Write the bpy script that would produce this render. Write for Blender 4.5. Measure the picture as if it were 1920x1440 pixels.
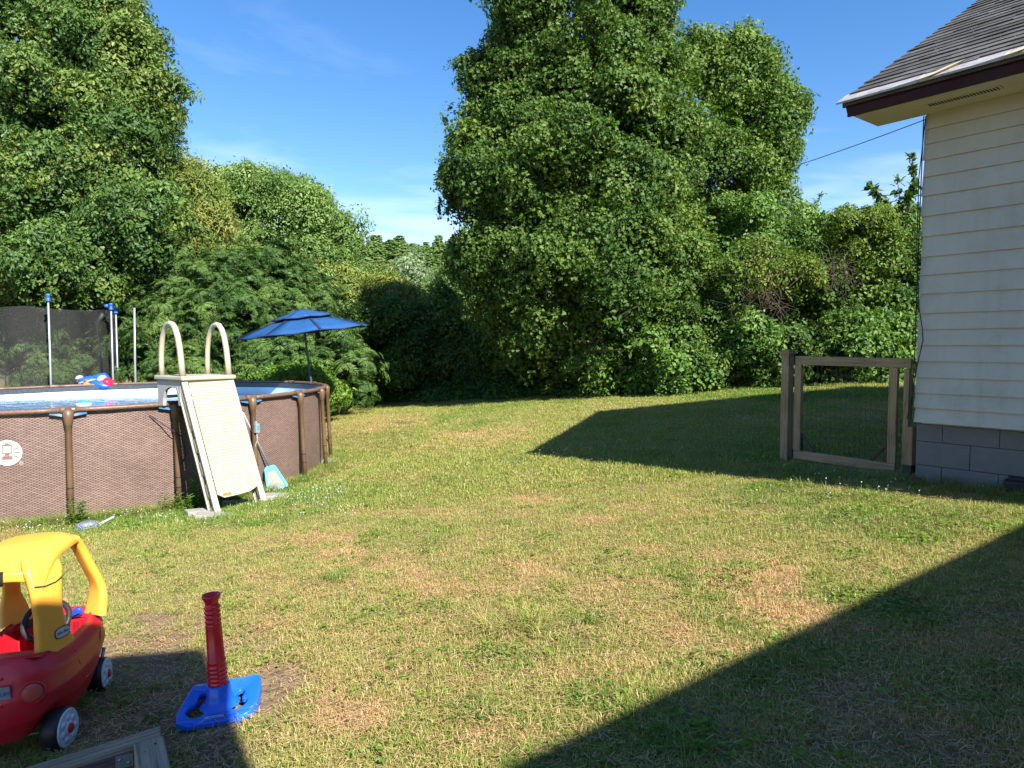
import bpy, bmesh, math, random
import numpy as np
from mathutils import Vector, Matrix

for o in list(bpy.data.objects):
    bpy.data.objects.remove(o)
SC = bpy.context.scene
COL = SC.collection

# ------------------------------------------------------------------ camera, sky, sun, exposure
EYE = 1.547
FPX = 1330.0
PITCH = math.atan(70 / FPX)
cam = bpy.data.cameras.new('camera')
cam.sensor_fit = 'HORIZONTAL'
cam.sensor_width = 36.0
cam.lens = 36.0 * FPX / 1920
cam.clip_start = 0.05
cam.clip_end = 3000
co = bpy.data.objects.new('camera', cam)
COL.objects.link(co)
co.location = (0, 0, EYE)
co.rotation_euler = (math.pi / 2 - PITCH, 0, 0)
SC.camera = co

SUN_EL = math.radians(39.4)
SUN_AZ = math.atan2(0.605, -0.796)          # clockwise from +Y
SUN_DIR = Vector((math.sin(SUN_AZ) * math.cos(SUN_EL), math.cos(SUN_AZ) * math.cos(SUN_EL), math.sin(SUN_EL)))
world = bpy.data.worlds.new('World')
SC.world = world
world.use_nodes = True
wn, wl = world.node_tree.nodes, world.node_tree.links
wn.clear()
w_out = wn.new('ShaderNodeOutputWorld')
w_bg = wn.new('ShaderNodeBackground')
w_bg.inputs['Strength'].default_value = 0.082
sky = wn.new('ShaderNodeTexSky')
sky.sky_type = 'NISHITA'
sky.sun_disc = False
sky.sun_elevation = SUN_EL
sky.sun_rotation = SUN_AZ
sky.air_density = 1.0
sky.dust_density = 0.25
sky.ozone_density = 2.2
hs = wn.new('ShaderNodeHueSaturation')
hs.inputs['Saturation'].default_value = 1.30
hs.inputs['Hue'].default_value = 0.506
hs.inputs['Value'].default_value = 1.0
wl.new(sky.outputs[0], hs.inputs['Color'])
tc = wn.new('ShaderNodeTexCoord')
sep = wn.new('ShaderNodeSeparateXYZ')
wl.new(tc.outputs['Generated'], sep.inputs[0])


def wmath(op, a, b=None, clamp=False):
    m = wn.new('ShaderNodeMath')
    m.operation = op
    m.use_clamp = clamp
    for i, v in enumerate((a, b)):
        if v is None:
            continue
        if isinstance(v, (int, float)):
            m.inputs[i].default_value = v
        else:
            wl.new(v, m.inputs[i])
    return m.outputs[0]


# thin streaky cirrus on a cloud plane high above, thicker towards the horizon
zc = wmath('MAXIMUM', sep.outputs['Z'], 0.02)
cx_ = wmath('DIVIDE', sep.outputs['X'], zc)
cy_ = wmath('DIVIDE', sep.outputs['Y'], zc)
cmb = wn.new('ShaderNodeCombineXYZ')
wl.new(wmath('MULTIPLY', cx_, 0.55), cmb.inputs[0])
wl.new(wmath('MULTIPLY', cy_, 0.9), cmb.inputs[1])
n1 = wn.new('ShaderNodeTexNoise')
n1.inputs['Scale'].default_value = 0.9
n1.inputs['Detail'].default_value = 7
n1.inputs['Roughness'].default_value = 0.55
n1.inputs['Distortion'].default_value = 0.6
wl.new(cmb.outputs[0], n1.inputs['Vector'])
low = wmath('SUBTRACT', 1.0, wmath('DIVIDE', wmath('ABSOLUTE', sep.outputs['Z']), 0.30), True)
thr = wmath('SUBTRACT', n1.outputs['Fac'], wmath('SUBTRACT', 0.565, wmath('MULTIPLY', low, 0.27)))
cl = wmath('MULTIPLY', thr, 4.2, True)
cl = wmath('MULTIPLY', cl, wmath('ADD', 0.22, wmath('MULTIPLY', wmath('POWER', low, 1.6), 0.75)), True)
n2 = wn.new('ShaderNodeTexNoise')
n2.inputs['Scale'].default_value = 7.0
n2.inputs['Detail'].default_value = 6
n2.inputs['Distortion'].default_value = 0.5
mp2 = wn.new('ShaderNodeMapping')
mp2.inputs['Scale'].default_value = (1, 1, 4.5)
wl.new(tc.outputs['Generated'], mp2.inputs['Vector'])
wl.new(mp2.outputs[0], n2.inputs['Vector'])
bank = wmath('MULTIPLY', wmath('SUBTRACT', 0.232, wmath('ABSOLUTE', sep.outputs['Z'])), 8.5, True)
bank = wmath('MULTIPLY', bank, wmath('MULTIPLY', wmath('SUBTRACT', n2.outputs['Fac'], 0.40), 4.0, True))
cl = wmath('MAXIMUM', cl, wmath('MULTIPLY', bank, 0.70))
mixc = wn.new('ShaderNodeMixRGB')
mixc.inputs[2].default_value = (6.6, 7.0, 7.9, 1)
wl.new(cl, mixc.inputs[0])
wl.new(hs.outputs[0], mixc.inputs[1])
wl.new(mixc.outputs[0], w_bg.inputs['Color'])
wl.new(w_bg.outputs[0], w_out.inputs['Surface'])

sd = bpy.data.lights.new('sun', 'SUN')
sd.energy = 5.0
sd.angle = math.radians(0.53)
sd.color = (1.0, 0.955, 0.87)
so = bpy.data.objects.new('sun', sd)
COL.objects.link(so)
so.rotation_euler = (-SUN_DIR).to_track_quat('-Z', 'Y').to_euler()

SC.view_settings.view_transform = 'Standard'
SC.view_settings.look = 'None'
SC.view_settings.exposure = 1.45
SC.view_settings.gamma = 1.0
SC.view_settings.use_curve_mapping = False
SC.render.engine = 'CYCLES'
SC.cycles.max_bounces = 6
SC.cycles.diffuse_bounces = 3
SC.cycles.glossy_bounces = 3
SC.cycles.transmission_bounces = 3
SC.cycles.transparent_max_bounces = 10
SC.cycles.caustics_reflective = False
SC.cycles.caustics_refractive = False
SC.cycles.sample_clamp_indirect = 6

rnd = random.Random(11)
RNG = np.random.default_rng(5)


# ------------------------------------------------------------------ where a direction of view meets the place
CT, ST = math.cos(PITCH), math.sin(PITCH)


def ray(px, py):
    X, Y = (px - 960) / FPX, (720 - py) / FPX
    return np.array([X, CT + Y * ST, -ST + Y * CT])


def at(px, py, depth):
    r = ray(px, py)
    return np.array([0, 0, EYE]) + r * (depth / r[1])


POOL_C = np.array([-6.498, 10.748])
POOL_R = 3.535
POOL_BASE = -0.335


def smooth(a, b, x):
    t = np.clip((np.asarray(x, float) - a) / (b - a), 0, 1)
    return t * t * (3 - 2 * t)


def soft(v, m, k):
    a = np.abs(v)
    return np.sign(v) * np.where(a < m, a, m + k * (1 - np.exp(-(np.maximum(a, m) - m) / k)))


def plane(x, y):
    return 0.104 * soft(np.asarray(x, float), 8.5, 1.5) + 0.015 * soft(np.asarray(y, float), 27, 3)


def ground(x, y):
    x = np.asarray(x, float)
    y = np.asarray(y, float)
    z = plane(x, y)
    z = z + 0.012 * np.sin(x * 1.3 + 0.7) * np.sin(y * 0.9 + 0.3) * smooth(3, 8, y)
    d = np.hypot(x - POOL_C[0], y - POOL_C[1])
    w = smooth(5.3, 3.75, d)
    z = z * (1 - w) + POOL_BASE * w
    hill = smooth(40, 120, y) * smooth(0.36, 0.0, x / np.maximum(y, 1)) * 8.0
    return z + hill + smooth(150, 500, y) * 10


def gp(px, py):
    lo, hi = 0.5, 60.0
    r = ray(px, py)
    for _ in range(60):
        m = (lo + hi) / 2
        p = np.array([0, 0, EYE]) + r * m
        if p[2] > ground(p[0], p[1]):
            lo = m
        else:
            hi = m
    return np.array([0, 0, EYE]) + r * lo


def gv(x, y, dz=0.0):
    return Vector((x, y, float(ground(x, y)) + dz))


# ------------------------------------------------------------------ materials
def nodemat(name):
    m = bpy.data.materials.new(name)
    m.use_nodes = True
    nt = m.node_tree
    b = nt.nodes['Principled BSDF']
    return m, nt, b


def nd(nt, kind, **kw):
    n = nt.nodes.new(kind)
    for k, v in kw.items():
        if k in n.inputs:
            n.inputs[k].default_value = v
        else:
            setattr(n, k, v)
    return n


def ramp(nt, fac, stops):
    r = nt.nodes.new('ShaderNodeValToRGB')
    e = r.color_ramp.elements
    while len(e) < len(stops):
        e.new(0.5)
    for i, (p, c) in enumerate(stops):
        e[i].position = p
        e[i].color = (*c, 1)
    nt.links.new(fac, r.inputs[0])
    return r.outputs[0]


def mixrgb(nt, fac, a, b, mode='MIX'):
    m = nt.nodes.new('ShaderNodeMixRGB')
    m.blend_type = mode
    for i, v in ((0, fac), (1, a), (2, b)):
        if isinstance(v, (int, float)):
            m.inputs[i].default_value = v
        elif isinstance(v, (tuple, list)):
            m.inputs[i].default_value = (*v, 1)
        else:
            nt.links.new(v, m.inputs[i])
    return m.outputs[0]


def math_(nt, op, a, b=0.0, clamp=False):
    m = nt.nodes.new('ShaderNodeMath')
    m.operation = op
    m.use_clamp = clamp
    for i, v in enumerate((a, b)):
        if isinstance(v, (int, float)):
            m.inputs[i].default_value = v
        else:
            nt.links.new(v, m.inputs[i])
    return m.outputs[0]


def bump(nt, b, height, strength=0.3, dist=0.01):
    n = nt.nodes.new('ShaderNodeBump')
    n.inputs['Strength'].default_value = strength
    n.inputs['Distance'].default_value = dist
    nt.links.new(height, n.inputs['Height'])
    nt.links.new(n.outputs[0], b.inputs['Normal'])


def surf(name, col, rough=0.6, var=0.15, scale=6.0, spec=0.4, bmp=0.0, bscale=60.0, dirt=None, dscale=3.0, dirt_amt=0.35, metal=0.0):
    """A plain surface with uneven colour, patches of dirt and fine relief."""
    m, nt, b = nodemat(name)
    b.inputs['Roughness'].default_value = rough
    b.inputs['Specular IOR Level'].default_value = spec
    b.inputs['Metallic'].default_value = metal
    t = nd(nt, 'ShaderNodeTexCoord')
    n = nd(nt, 'ShaderNodeTexNoise', Scale=scale, Detail=5.0, Roughness=0.6)
    nt.links.new(t.outputs['Object'], n.inputs['Vector'])
    lo = tuple(c * (1 - var) for c in col)
    hi = tuple(min(1, c * (1 + var)) for c in col)
    c = ramp(nt, n.outputs['Fac'], [(0.3, lo), (0.7, hi)])
    if dirt:
        d = nd(nt, 'ShaderNodeTexNoise', Scale=dscale, Detail=8.0, Roughness=0.7)
        nt.links.new(t.outputs['Object'], d.inputs['Vector'])
        f = math_(nt, 'MULTIPLY', math_(nt, 'SUBTRACT', d.outputs['Fac'], 0.5), 5.0, True)
        c = mixrgb(nt, math_(nt, 'MULTIPLY', f, dirt_amt), c, dirt)
    nt.links.new(c, b.inputs['Base Color'])
    if bmp:
        n2 = nd(nt, 'ShaderNodeTexNoise', Scale=bscale, Detail=4.0)
        nt.links.new(t.outputs['Object'], n2.inputs['Vector'])
        bump(nt, b, n2.outputs['Fac'], bmp)
    return m


def wood(name, light, dark, knots=True, rough=0.8):
    """Weathered timber; UV runs in metres with u along the grain."""
    m, nt, b = nodemat(name)
    b.inputs['Roughness'].default_value = rough
    b.inputs['Specular IOR Level'].default_value = 0.2
    t = nd(nt, 'ShaderNodeTexCoord')
    mp = nd(nt, 'ShaderNodeMapping')
    mp.inputs['Scale'].default_value = (3.0, 60.0, 1)
    nt.links.new(t.outputs['UV'], mp.inputs['Vector'])
    n = nd(nt, 'ShaderNodeTexNoise', Scale=1.0, Detail=6.0, Roughness=0.65, Distortion=0.8)
    nt.links.new(mp.outputs[0], n.inputs['Vector'])
    c = ramp(nt, n.outputs['Fac'], [(0.3, dark), (0.5, tuple((a + d) / 2 for a, d in zip(light, dark))), (0.72, light)])
    n3 = nd(nt, 'ShaderNodeTexNoise', Scale=2.5, Detail=3.0)
    nt.links.new(t.outputs['Object'], n3.inputs['Vector'])
    c = mixrgb(nt, 0.35, c, ramp(nt, n3.outputs['Fac'], [(0.3, tuple(0.6 * x for x in dark)), (0.7, light)]))
    mp2 = nd(nt, 'ShaderNodeMapping')
    mp2.inputs['Scale'].default_value = (0.7, 22.0, 1)
    nt.links.new(t.outputs['UV'], mp2.inputs['Vector'])
    n4 = nd(nt, 'ShaderNodeTexNoise', Scale=1.3, Detail=3.0, Distortion=0.5)
    nt.links.new(mp2.outputs[0], n4.inputs['Vector'])
    crack = ramp(nt, n4.outputs['Fac'], [(0.485, (0, 0, 0)), (0.5, (1, 1, 1)), (0.515, (0, 0, 0))])
    c = mixrgb(nt, math_(nt, 'MULTIPLY', crack, 0.55), c, tuple(0.25 * x for x in dark))
    nt.links.new(c, b.inputs['Base Color'])
    bump(nt, b, math_(nt, 'SUBTRACT', n.outputs['Fac'], crack), 0.5, 0.004)
    return m


def leafmat(name, cols, trans=0.28, rough=0.5, spec=0.25, young=None):
    """Leaf: colour varies leaf to leaf and spray to spray, light comes through the blade."""
    m, nt, b = nodemat(name)
    b.inputs['Roughness'].default_value = rough
    b.inputs['Specular IOR Level'].default_value = spec
    g = nd(nt, 'ShaderNodeNewGeometry')
    a = nd(nt, 'ShaderNodeAttribute', attribute_type='INSTANCER', attribute_name='tint')
    f = math_(nt, 'ADD', math_(nt, 'MULTIPLY', g.outputs['Random Per Island'], 0.36), math_(nt, 'MULTIPLY', a.outputs['Fac'], 0.64))
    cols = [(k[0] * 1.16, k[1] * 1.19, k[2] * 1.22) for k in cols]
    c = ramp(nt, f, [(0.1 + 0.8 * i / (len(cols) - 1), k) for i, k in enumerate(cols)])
    nt.links.new(c, b.inputs['Base Color'])
    tr = nd(nt, 'ShaderNodeBsdfTranslucent')
    tc_ = mixrgb(nt, 1.0, c, (1.25, 1.5, 0.35), 'MULTIPLY')
    nt.links.new(tc_, tr.inputs['Color'])
    mx = nd(nt, 'ShaderNodeMixShader')
    mx.inputs[0].default_value = trans
    nt.links.new(b.outputs[0], mx.inputs[1])
    nt.links.new(tr.outputs[0], mx.inputs[2])
    out = [n for n in nt.nodes if n.type == 'OUTPUT_MATERIAL'][0]
    nt.links.new(mx.outputs[0], out.inputs['Surface'])
    return m


M = {}
M['siding'] = surf('siding_paint', (0.43, 0.425, 0.37), 0.55, 0.06, 2.0, 0.35, 0.06, 90, (0.25, 0.24, 0.20), 2.2, 0.42)
_nt = M['siding'].node_tree
_b = _nt.nodes['Principled BSDF']
_src = _b.inputs['Base Color'].links[0].from_socket
_t = nd(_nt, 'ShaderNodeTexCoord')
_mp = nd(_nt, 'ShaderNodeMapping')
_mp.inputs['Scale'].default_value = (9.0, 9.0, 0.9)
_nt.links.new(_t.outputs['Object'], _mp.inputs['Vector'])
_n = nd(_nt, 'ShaderNodeTexNoise', Scale=1.3, Detail=6.0, Roughness=0.65)
_nt.links.new(_mp.outputs[0], _n.inputs['Vector'])
_nt.links.new(mixrgb(_nt, 1.0, _src, ramp(_nt, _n.outputs['Fac'], [(0.25, (0.86, 0.85, 0.81)), (0.46, (0.98, 0.98, 0.97)), (0.75, (1.04, 1.04, 1.04))]), 'MULTIPLY'), _b.inputs['Base Color'])
M['soffit'] = surf('soffit_paint', (0.58, 0.55, 0.43), 0.6, 0.06, 3.0, 0.3, 0.05, 60, (0.45, 0.40, 0.25), 2.5, 0.3)
M['maroon'] = surf('maroon_trim', (0.030, 0.008, 0.009), 0.6, 0.2, 4.0, 0.2, 0.1, 50, (0.03, 0.012, 0.014), 4.0, 0.5)
M['block'] = surf('painted_block', (0.145, 0.152, 0.155), 0.85, 0.1, 5.0, 0.2, 0.5, 90, (0.10, 0.10, 0.095), 2.5, 0.6)
M['mortar'] = surf('mortar', (0.118, 0.125, 0.132), 0.9, 0.1, 9.0, 0.1, 0.4, 120)
M['flashing'] = surf('weathered_flashing', (0.33, 0.32, 0.325), 0.5, 0.12, 12.0, 0.5, 0.15, 30, (0.10, 0.10, 0.095), 10.0, 0.75)
M['rawwood'] = wood('raw_cream_wood', (0.62, 0.54, 0.38), (0.4, 0.31, 0.18))
M['shingle'] = surf('asphalt_shingle', (0.10, 0.098, 0.098), 0.95, 0.35, 5.0, 0.1, 0.6, 250, (0.15, 0.145, 0.14), 9.0, 0.5)
M['shingle2'] = surf('asphalt_shingle_dark', (0.075, 0.072, 0.07), 0.95, 0.3, 6.0, 0.1, 0.6, 250, (0.13, 0.12, 0.115), 8.0, 0.5)
M['black'] = surf('black_metal', (0.02, 0.02, 0.022), 0.5, 0.2)
M['cable'] = surf('cable_black', (0.015, 0.016, 0.02), 0.6, 0.1)
M['gatewood'] = wood('grey_brown_gate_timber', (0.43, 0.33, 0.20), (0.17, 0.122, 0.065))
M['bedwood'] = wood('weathered_grey_timber', (0.42, 0.35, 0.245), (0.17, 0.135, 0.09))
M['bedinner'] = wood('stained_inner_board', (0.15, 0.10, 0.095), (0.06, 0.04, 0.04))
M['wire'] = surf('green_wire', (0.05, 0.07, 0.045), 0.5, 0.2)
M['galv'] = surf('galvanised', (0.30, 0.33, 0.34), 0.42, 0.12, 10, 0.5, 0.05, 60, metal=0.6)
M['brown_plastic'] = surf('brown_frame', (0.115, 0.068, 0.036), 0.42, 0.12, 8, 0.45, 0.06, 50, (0.2, 0.16, 0.11), 5, 0.25)
M['liner'] = surf('pool_liner', (0.66, 0.76, 0.82), 0.45, 0.04, 2, 0.4)
M['liner_blue'] = surf('liner_overlap_blue', (0.04, 0.13, 0.27), 0.4, 0.1, 5, 0.4)
M['liner_dark'] = surf('liner_mosaic', (0.055, 0.06, 0.075), 0.4, 0.3, 30, 0.4)
M['cream'] = surf('cream_plastic', (0.37, 0.335, 0.25), 0.42, 0.05, 4, 0.45, 0.03, 40, (0.25, 0.22, 0.16), 3, 0.35)
M['cream_shade'] = surf('shaded_cream_plastic', (0.32, 0.32, 0.30), 0.5, 0.06, 4, 0.4)  # greyer copy of the cream for steps and brackets, shade put into its colour
M['orange_sticker'] = surf('orange_sticker', (0.78, 0.13, 0.03), 0.45, 0.05)
M['white_plastic'] = surf('white_plastic', (0.38, 0.39, 0.40), 0.4, 0.05, 5, 0.45, dirt=(0.45, 0.43, 0.38), dscale=6, dirt_amt=0.25)
M['white_ink'] = surf('white_print', (0.42, 0.42, 0.42), 0.5, 0.03)
M['brown_ink'] = surf('brown_print', (0.17, 0.105, 0.085), 0.5, 0.08)
M['teal'] = surf('teal_plastic', (0.02, 0.30, 0.32), 0.4, 0.1)
M['cyan'] = surf('cyan_plastic', (0.015, 0.42, 0.62), 0.4, 0.08)
M['cap_blue'] = surf('blue_cap', (0.025, 0.10, 0.36), 0.4, 0.1)
M['pole'] = surf('grey_steel_pole', (0.30, 0.33, 0.36), 0.35, 0.1, 6, 0.5, metal=0.3)
M['darkpole'] = surf('dark_pole', (0.05, 0.06, 0.09), 0.4, 0.1)
M['umb_blue'] = surf('blue_canvas', (0.014, 0.066, 0.195), 0.75, 0.10, 7, 0.2, 0.06, 200)
M['umb_dark'] = surf('navy_canvas_edge', (0.012, 0.02, 0.06), 0.7, 0.1)
M['concrete'] = surf('concrete', (0.27, 0.26, 0.225), 0.9, 0.12, 7, 0.15, 0.6, 60, (0.22, 0.21, 0.17), 6, 0.6)
M['red_plastic'] = surf('red_plastic', (0.52, 0.010, 0.024), 0.42, 0.06, 4, 0.5, 0.02, 30, (0.34, 0.05, 0.05), 7, 0.5)
M['red_tube'] = surf('red_tube_plastic', (0.56, 0.012, 0.022), 0.27, 0.05, 4, 0.5, 0.02, 40)
M['red_hub'] = surf('red_hub', (0.5, 0.02, 0.02), 0.4, 0.05)
M['head'] = surf('faded_lamp_plastic', (0.40, 0.065, 0.045), 0.4, 0.1, 12, 0.4)
M['yellow'] = surf('yellow_plastic', (0.78, 0.36, 0.045), 0.40, 0.05, 3, 0.45, 0.02, 30, (0.66, 0.38, 0.14), 2.5, 0.4)
M['tyre'] = surf('black_tyre_plastic', (0.016, 0.016, 0.018), 0.5, 0.2, 10, 0.4, 0.1, 40, (0.07, 0.06, 0.05), 8, 0.4)
M['hubwhite'] = surf('white_hub', (0.55, 0.60, 0.64), 0.4, 0.06, 6, 0.4)
M['blue_plastic'] = surf('blue_plastic', (0.010, 0.115, 0.62), 0.3, 0.06, 4, 0.5, 0.02, 40, (0.06, 0.16, 0.5), 5, 0.3)
M['sticker_grey'] = surf('sticker_grey', (0.22, 0.24, 0.27), 0.4, 0.03)
M['ink_dark'] = surf('dark_print', (0.02, 0.03, 0.06), 0.5, 0.05)
M['ink_blue'] = surf('blue_print', (0.02, 0.08, 0.35), 0.5, 0.05)
M['key_blue'] = surf('blue_key', (0.015, 0.05, 0.42), 0.35, 0.05)
M['float_blue'] = surf('blue_vinyl', (0.015, 0.10, 0.55), 0.3, 0.06)
M['float_red'] = surf('red_vinyl', (0.55, 0.02, 0.05), 0.3, 0.06)
M['float_yellow'] = surf('yellow_vinyl', (0.75, 0.60, 0.03), 0.3, 0.06)
M['bark'] = surf('bark', (0.075, 0.058, 0.045), 0.95, 0.35, 9, 0.1, 0.8, 40)
M['twig'] = surf('dead_twig', (0.085, 0.068, 0.05), 0.9, 0.3, 9, 0.1)
M['stem'] = surf('green_stem', (0.09, 0.13, 0.03), 0.6, 0.2)
M['dark_bin'] = surf('dark_plastic', (0.022, 0.018, 0.026), 0.6, 0.2)
M['brick_red'] = surf('buried_brick', (0.14, 0.06, 0.045), 0.9, 0.2, 12, 0.1, 0.5, 60)

M['maple'] = leafmat('maple_leaf', [(0.026, 0.056, 0.009), (0.048, 0.094, 0.014), (0.078, 0.128, 0.019), (0.12, 0.16, 0.028)])
M['maple2'] = leafmat('maple_leaf_far', [(0.032, 0.066, 0.010), (0.060, 0.110, 0.015), (0.09, 0.145, 0.020), (0.13, 0.175, 0.028)])
M['oak'] = leafmat('oak_leaf', [(0.022, 0.052, 0.012), (0.048, 0.100, 0.018), (0.088, 0.142, 0.024), (0.165, 0.180, 0.034)], 0.22, 0.48, 0.34)
M['olive'] = leafmat('olive_leaf', [(0.07, 0.11, 0.02), (0.12, 0.16, 0.03), (0.17, 0.19, 0.04), (0.21, 0.19, 0.05)])
M['pale'] = leafmat('pale_leaf', [(0.06, 0.11, 0.026), (0.11, 0.18, 0.042), (0.165, 0.235, 0.066), (0.25, 0.29, 0.12)])
M['silver'] = leafmat('silver_leaf', [(0.08, 0.13, 0.06), (0.13, 0.18, 0.09), (0.18, 0.23, 0.13), (0.24, 0.28, 0.17)])
M['sumac'] = leafmat('sumac_leaf', [(0.022, 0.052, 0.012), (0.042, 0.088, 0.018), (0.070, 0.122, 0.024), (0.11, 0.165, 0.034)])
M['lime'] = leafmat('lime_leaf', [(0.05, 0.11, 0.014), (0.085, 0.16, 0.02), (0.12, 0.20, 0.025), (0.155, 0.23, 0.034)], 0.34)
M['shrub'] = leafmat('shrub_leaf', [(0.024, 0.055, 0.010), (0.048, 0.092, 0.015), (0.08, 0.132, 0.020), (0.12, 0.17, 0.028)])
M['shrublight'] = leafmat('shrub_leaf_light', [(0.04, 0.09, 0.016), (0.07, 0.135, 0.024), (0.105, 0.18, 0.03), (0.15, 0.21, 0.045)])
M['vine'] = leafmat('vine_leaf', [(0.05, 0.095, 0.014), (0.09, 0.14, 0.02), (0.14, 0.18, 0.026), (0.19, 0.205, 0.036)])
M['pine'] = leafmat('pine_needle', [(0.12, 0.18, 0.055), (0.16, 0.225, 0.07), (0.20, 0.265, 0.085), (0.24, 0.30, 0.10)], 0.4, 0.7)  # pale needles, distance haze is put into the colour
M['weed'] = leafmat('weed_leaf', [(0.075, 0.14, 0.018), (0.11, 0.185, 0.024), (0.15, 0.225, 0.03), (0.18, 0.25, 0.04)], 0.38)


def woven_wall():
    m, nt, b = nodemat('woven_print_wall')
    b.inputs['Roughness'].default_value = 0.5
    b.inputs['Specular IOR Level'].default_value = 0.35
    t = nd(nt, 'ShaderNodeTexCoord')
    mp = nd(nt, 'ShaderNodeMapping')
    nt.links.new(t.outputs['UV'], mp.inputs['Vector'])
    w = nd(nt, 'ShaderNodeTexNoise', Scale=14.0, Detail=2.0)
    nt.links.new(t.outputs['UV'], w.inputs['Vector'])
    wob = mixrgb(nt, 0.006, t.outputs['UV'], w.outputs['Color'], 'ADD')
    sx = nd(nt, 'ShaderNodeSeparateXYZ')
    nt.links.new(wob, sx.inputs[0])
    vr = math_(nt, 'DIVIDE', sx.outputs['Y'], 0.0135)
    row = math_(nt, 'FLOOR', vr)
    uu = math_(nt, 'ADD', math_(nt, 'DIVIDE', sx.outputs['X'], 0.052), math_(nt, 'MULTIPLY', row, 0.5))
    su = math_(nt, 'SINE', math_(nt, 'MULTIPLY', math_(nt, 'FRACT', uu), math.pi))
    sv = math_(nt, 'SINE', math_(nt, 'MULTIPLY', math_(nt, 'FRACT', vr), math.pi))
    lens = math_(nt, 'MULTIPLY', math_(nt, 'POWER', su, 0.55), math_(nt, 'POWER', sv, 0.7))
    cellv = nd(nt, 'ShaderNodeTexWhiteNoise', noise_dimensions='2D')
    cv = nd(nt, 'ShaderNodeCombineXYZ')
    nt.links.new(math_(nt, 'FLOOR', uu), cv.inputs[0])
    nt.links.new(row, cv.inputs[1])
    nt.links.new(cv.outputs[0], cellv.inputs['Vector'])
    tone = math_(nt, 'ADD', lens, math_(nt, 'MULTIPLY', math_(nt, 'SUBTRACT', cellv.outputs['Value'], 0.5), 0.22))
    col = ramp(nt, tone, [(0.15, (0.053, 0.034, 0.029)), (0.55, (0.147, 0.098, 0.082)), (0.95, (0.257, 0.180, 0.153))])
    fine = nd(nt, 'ShaderNodeTexNoise', Scale=1.4, Detail=6.0)
    nt.links.new(t.outputs['Object'], fine.inputs['Vector'])
    c = mixrgb(nt, 1.0, col, ramp(nt, fine.outputs['Fac'], [(0.3, (0.80, 0.79, 0.78)), (0.7, (1.14, 1.12, 1.12))]), 'MULTIPLY')
    low = math_(nt, 'SUBTRACT', 1.0, math_(nt, 'DIVIDE', sx.outputs['Y'], 0.22), True)
    splash = math_(nt, 'MULTIPLY', math_(nt, 'MULTIPLY', low, low), math_(nt, 'MULTIPLY', fine.outputs['Fac'], 1.1), True)
    c = mixrgb(nt, splash, c, (0.11, 0.085, 0.055))
    nt.links.new(c, b.inputs['Base Color'])
    bump(nt, b, lens, 0.25, 0.003)
    return m


M['woven'] = woven_wall()
M['woven_rail'] = surf('woven_rail', (0.135, 0.080, 0.056), 0.45, 0.35, 45, 0.4, 0.2, 60)


def water_mat():
    m, nt, b = nodemat('pool_water')
    b.inputs['Base Color'].default_value = (0.03, 0.17, 0.36, 1)
    b.inputs['Roughness'].default_value = 0.04
    b.inputs['IOR'].default_value = 1.33
    b.inputs['Specular IOR Level'].default_value = 0.5
    t = nd(nt, 'ShaderNodeTexCoord')
    mp = nd(nt, 'ShaderNodeMapping')
    mp.inputs['Scale'].default_value = (1.6, 4.0, 1)
    nt.links.new(t.outputs['Object'], mp.inputs['Vector'])
    n = nd(nt, 'ShaderNodeTexNoise', Scale=1.8, Detail=3.0, Distortion=0.6)
    nt.links.new(mp.outputs[0], n.inputs['Vector'])
    bump(nt, b, n.outputs['Fac'], 0.10, 0.05)
    return m


M['water'] = water_mat()


def net_mat(name, col, alpha):
    m, nt, b = nodemat(name)
    b.inputs['Base Color'].default_value = (*col, 1)
    b.inputs['Roughness'].default_value = 0.8
    t = nd(nt, 'ShaderNodeTexCoord')
    n = nd(nt, 'ShaderNodeTexNoise', Scale=1.5, Detail=3.0)
    nt.links.new(t.outputs['Object'], n.inputs['Vector'])
    a = math_(nt, 'ADD', math_(nt, 'MULTIPLY', n.outputs['Fac'], 0.12), alpha - 0.06)
    nt.links.new(a, b.inputs['Alpha'])
    return m


M['net'] = net_mat('dark_netting', (0.045, 0.044, 0.043), 0.37)
M['skimnet'] = net_mat('skimmer_mesh', (0.24, 0.25, 0.23), 0.8)


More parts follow.
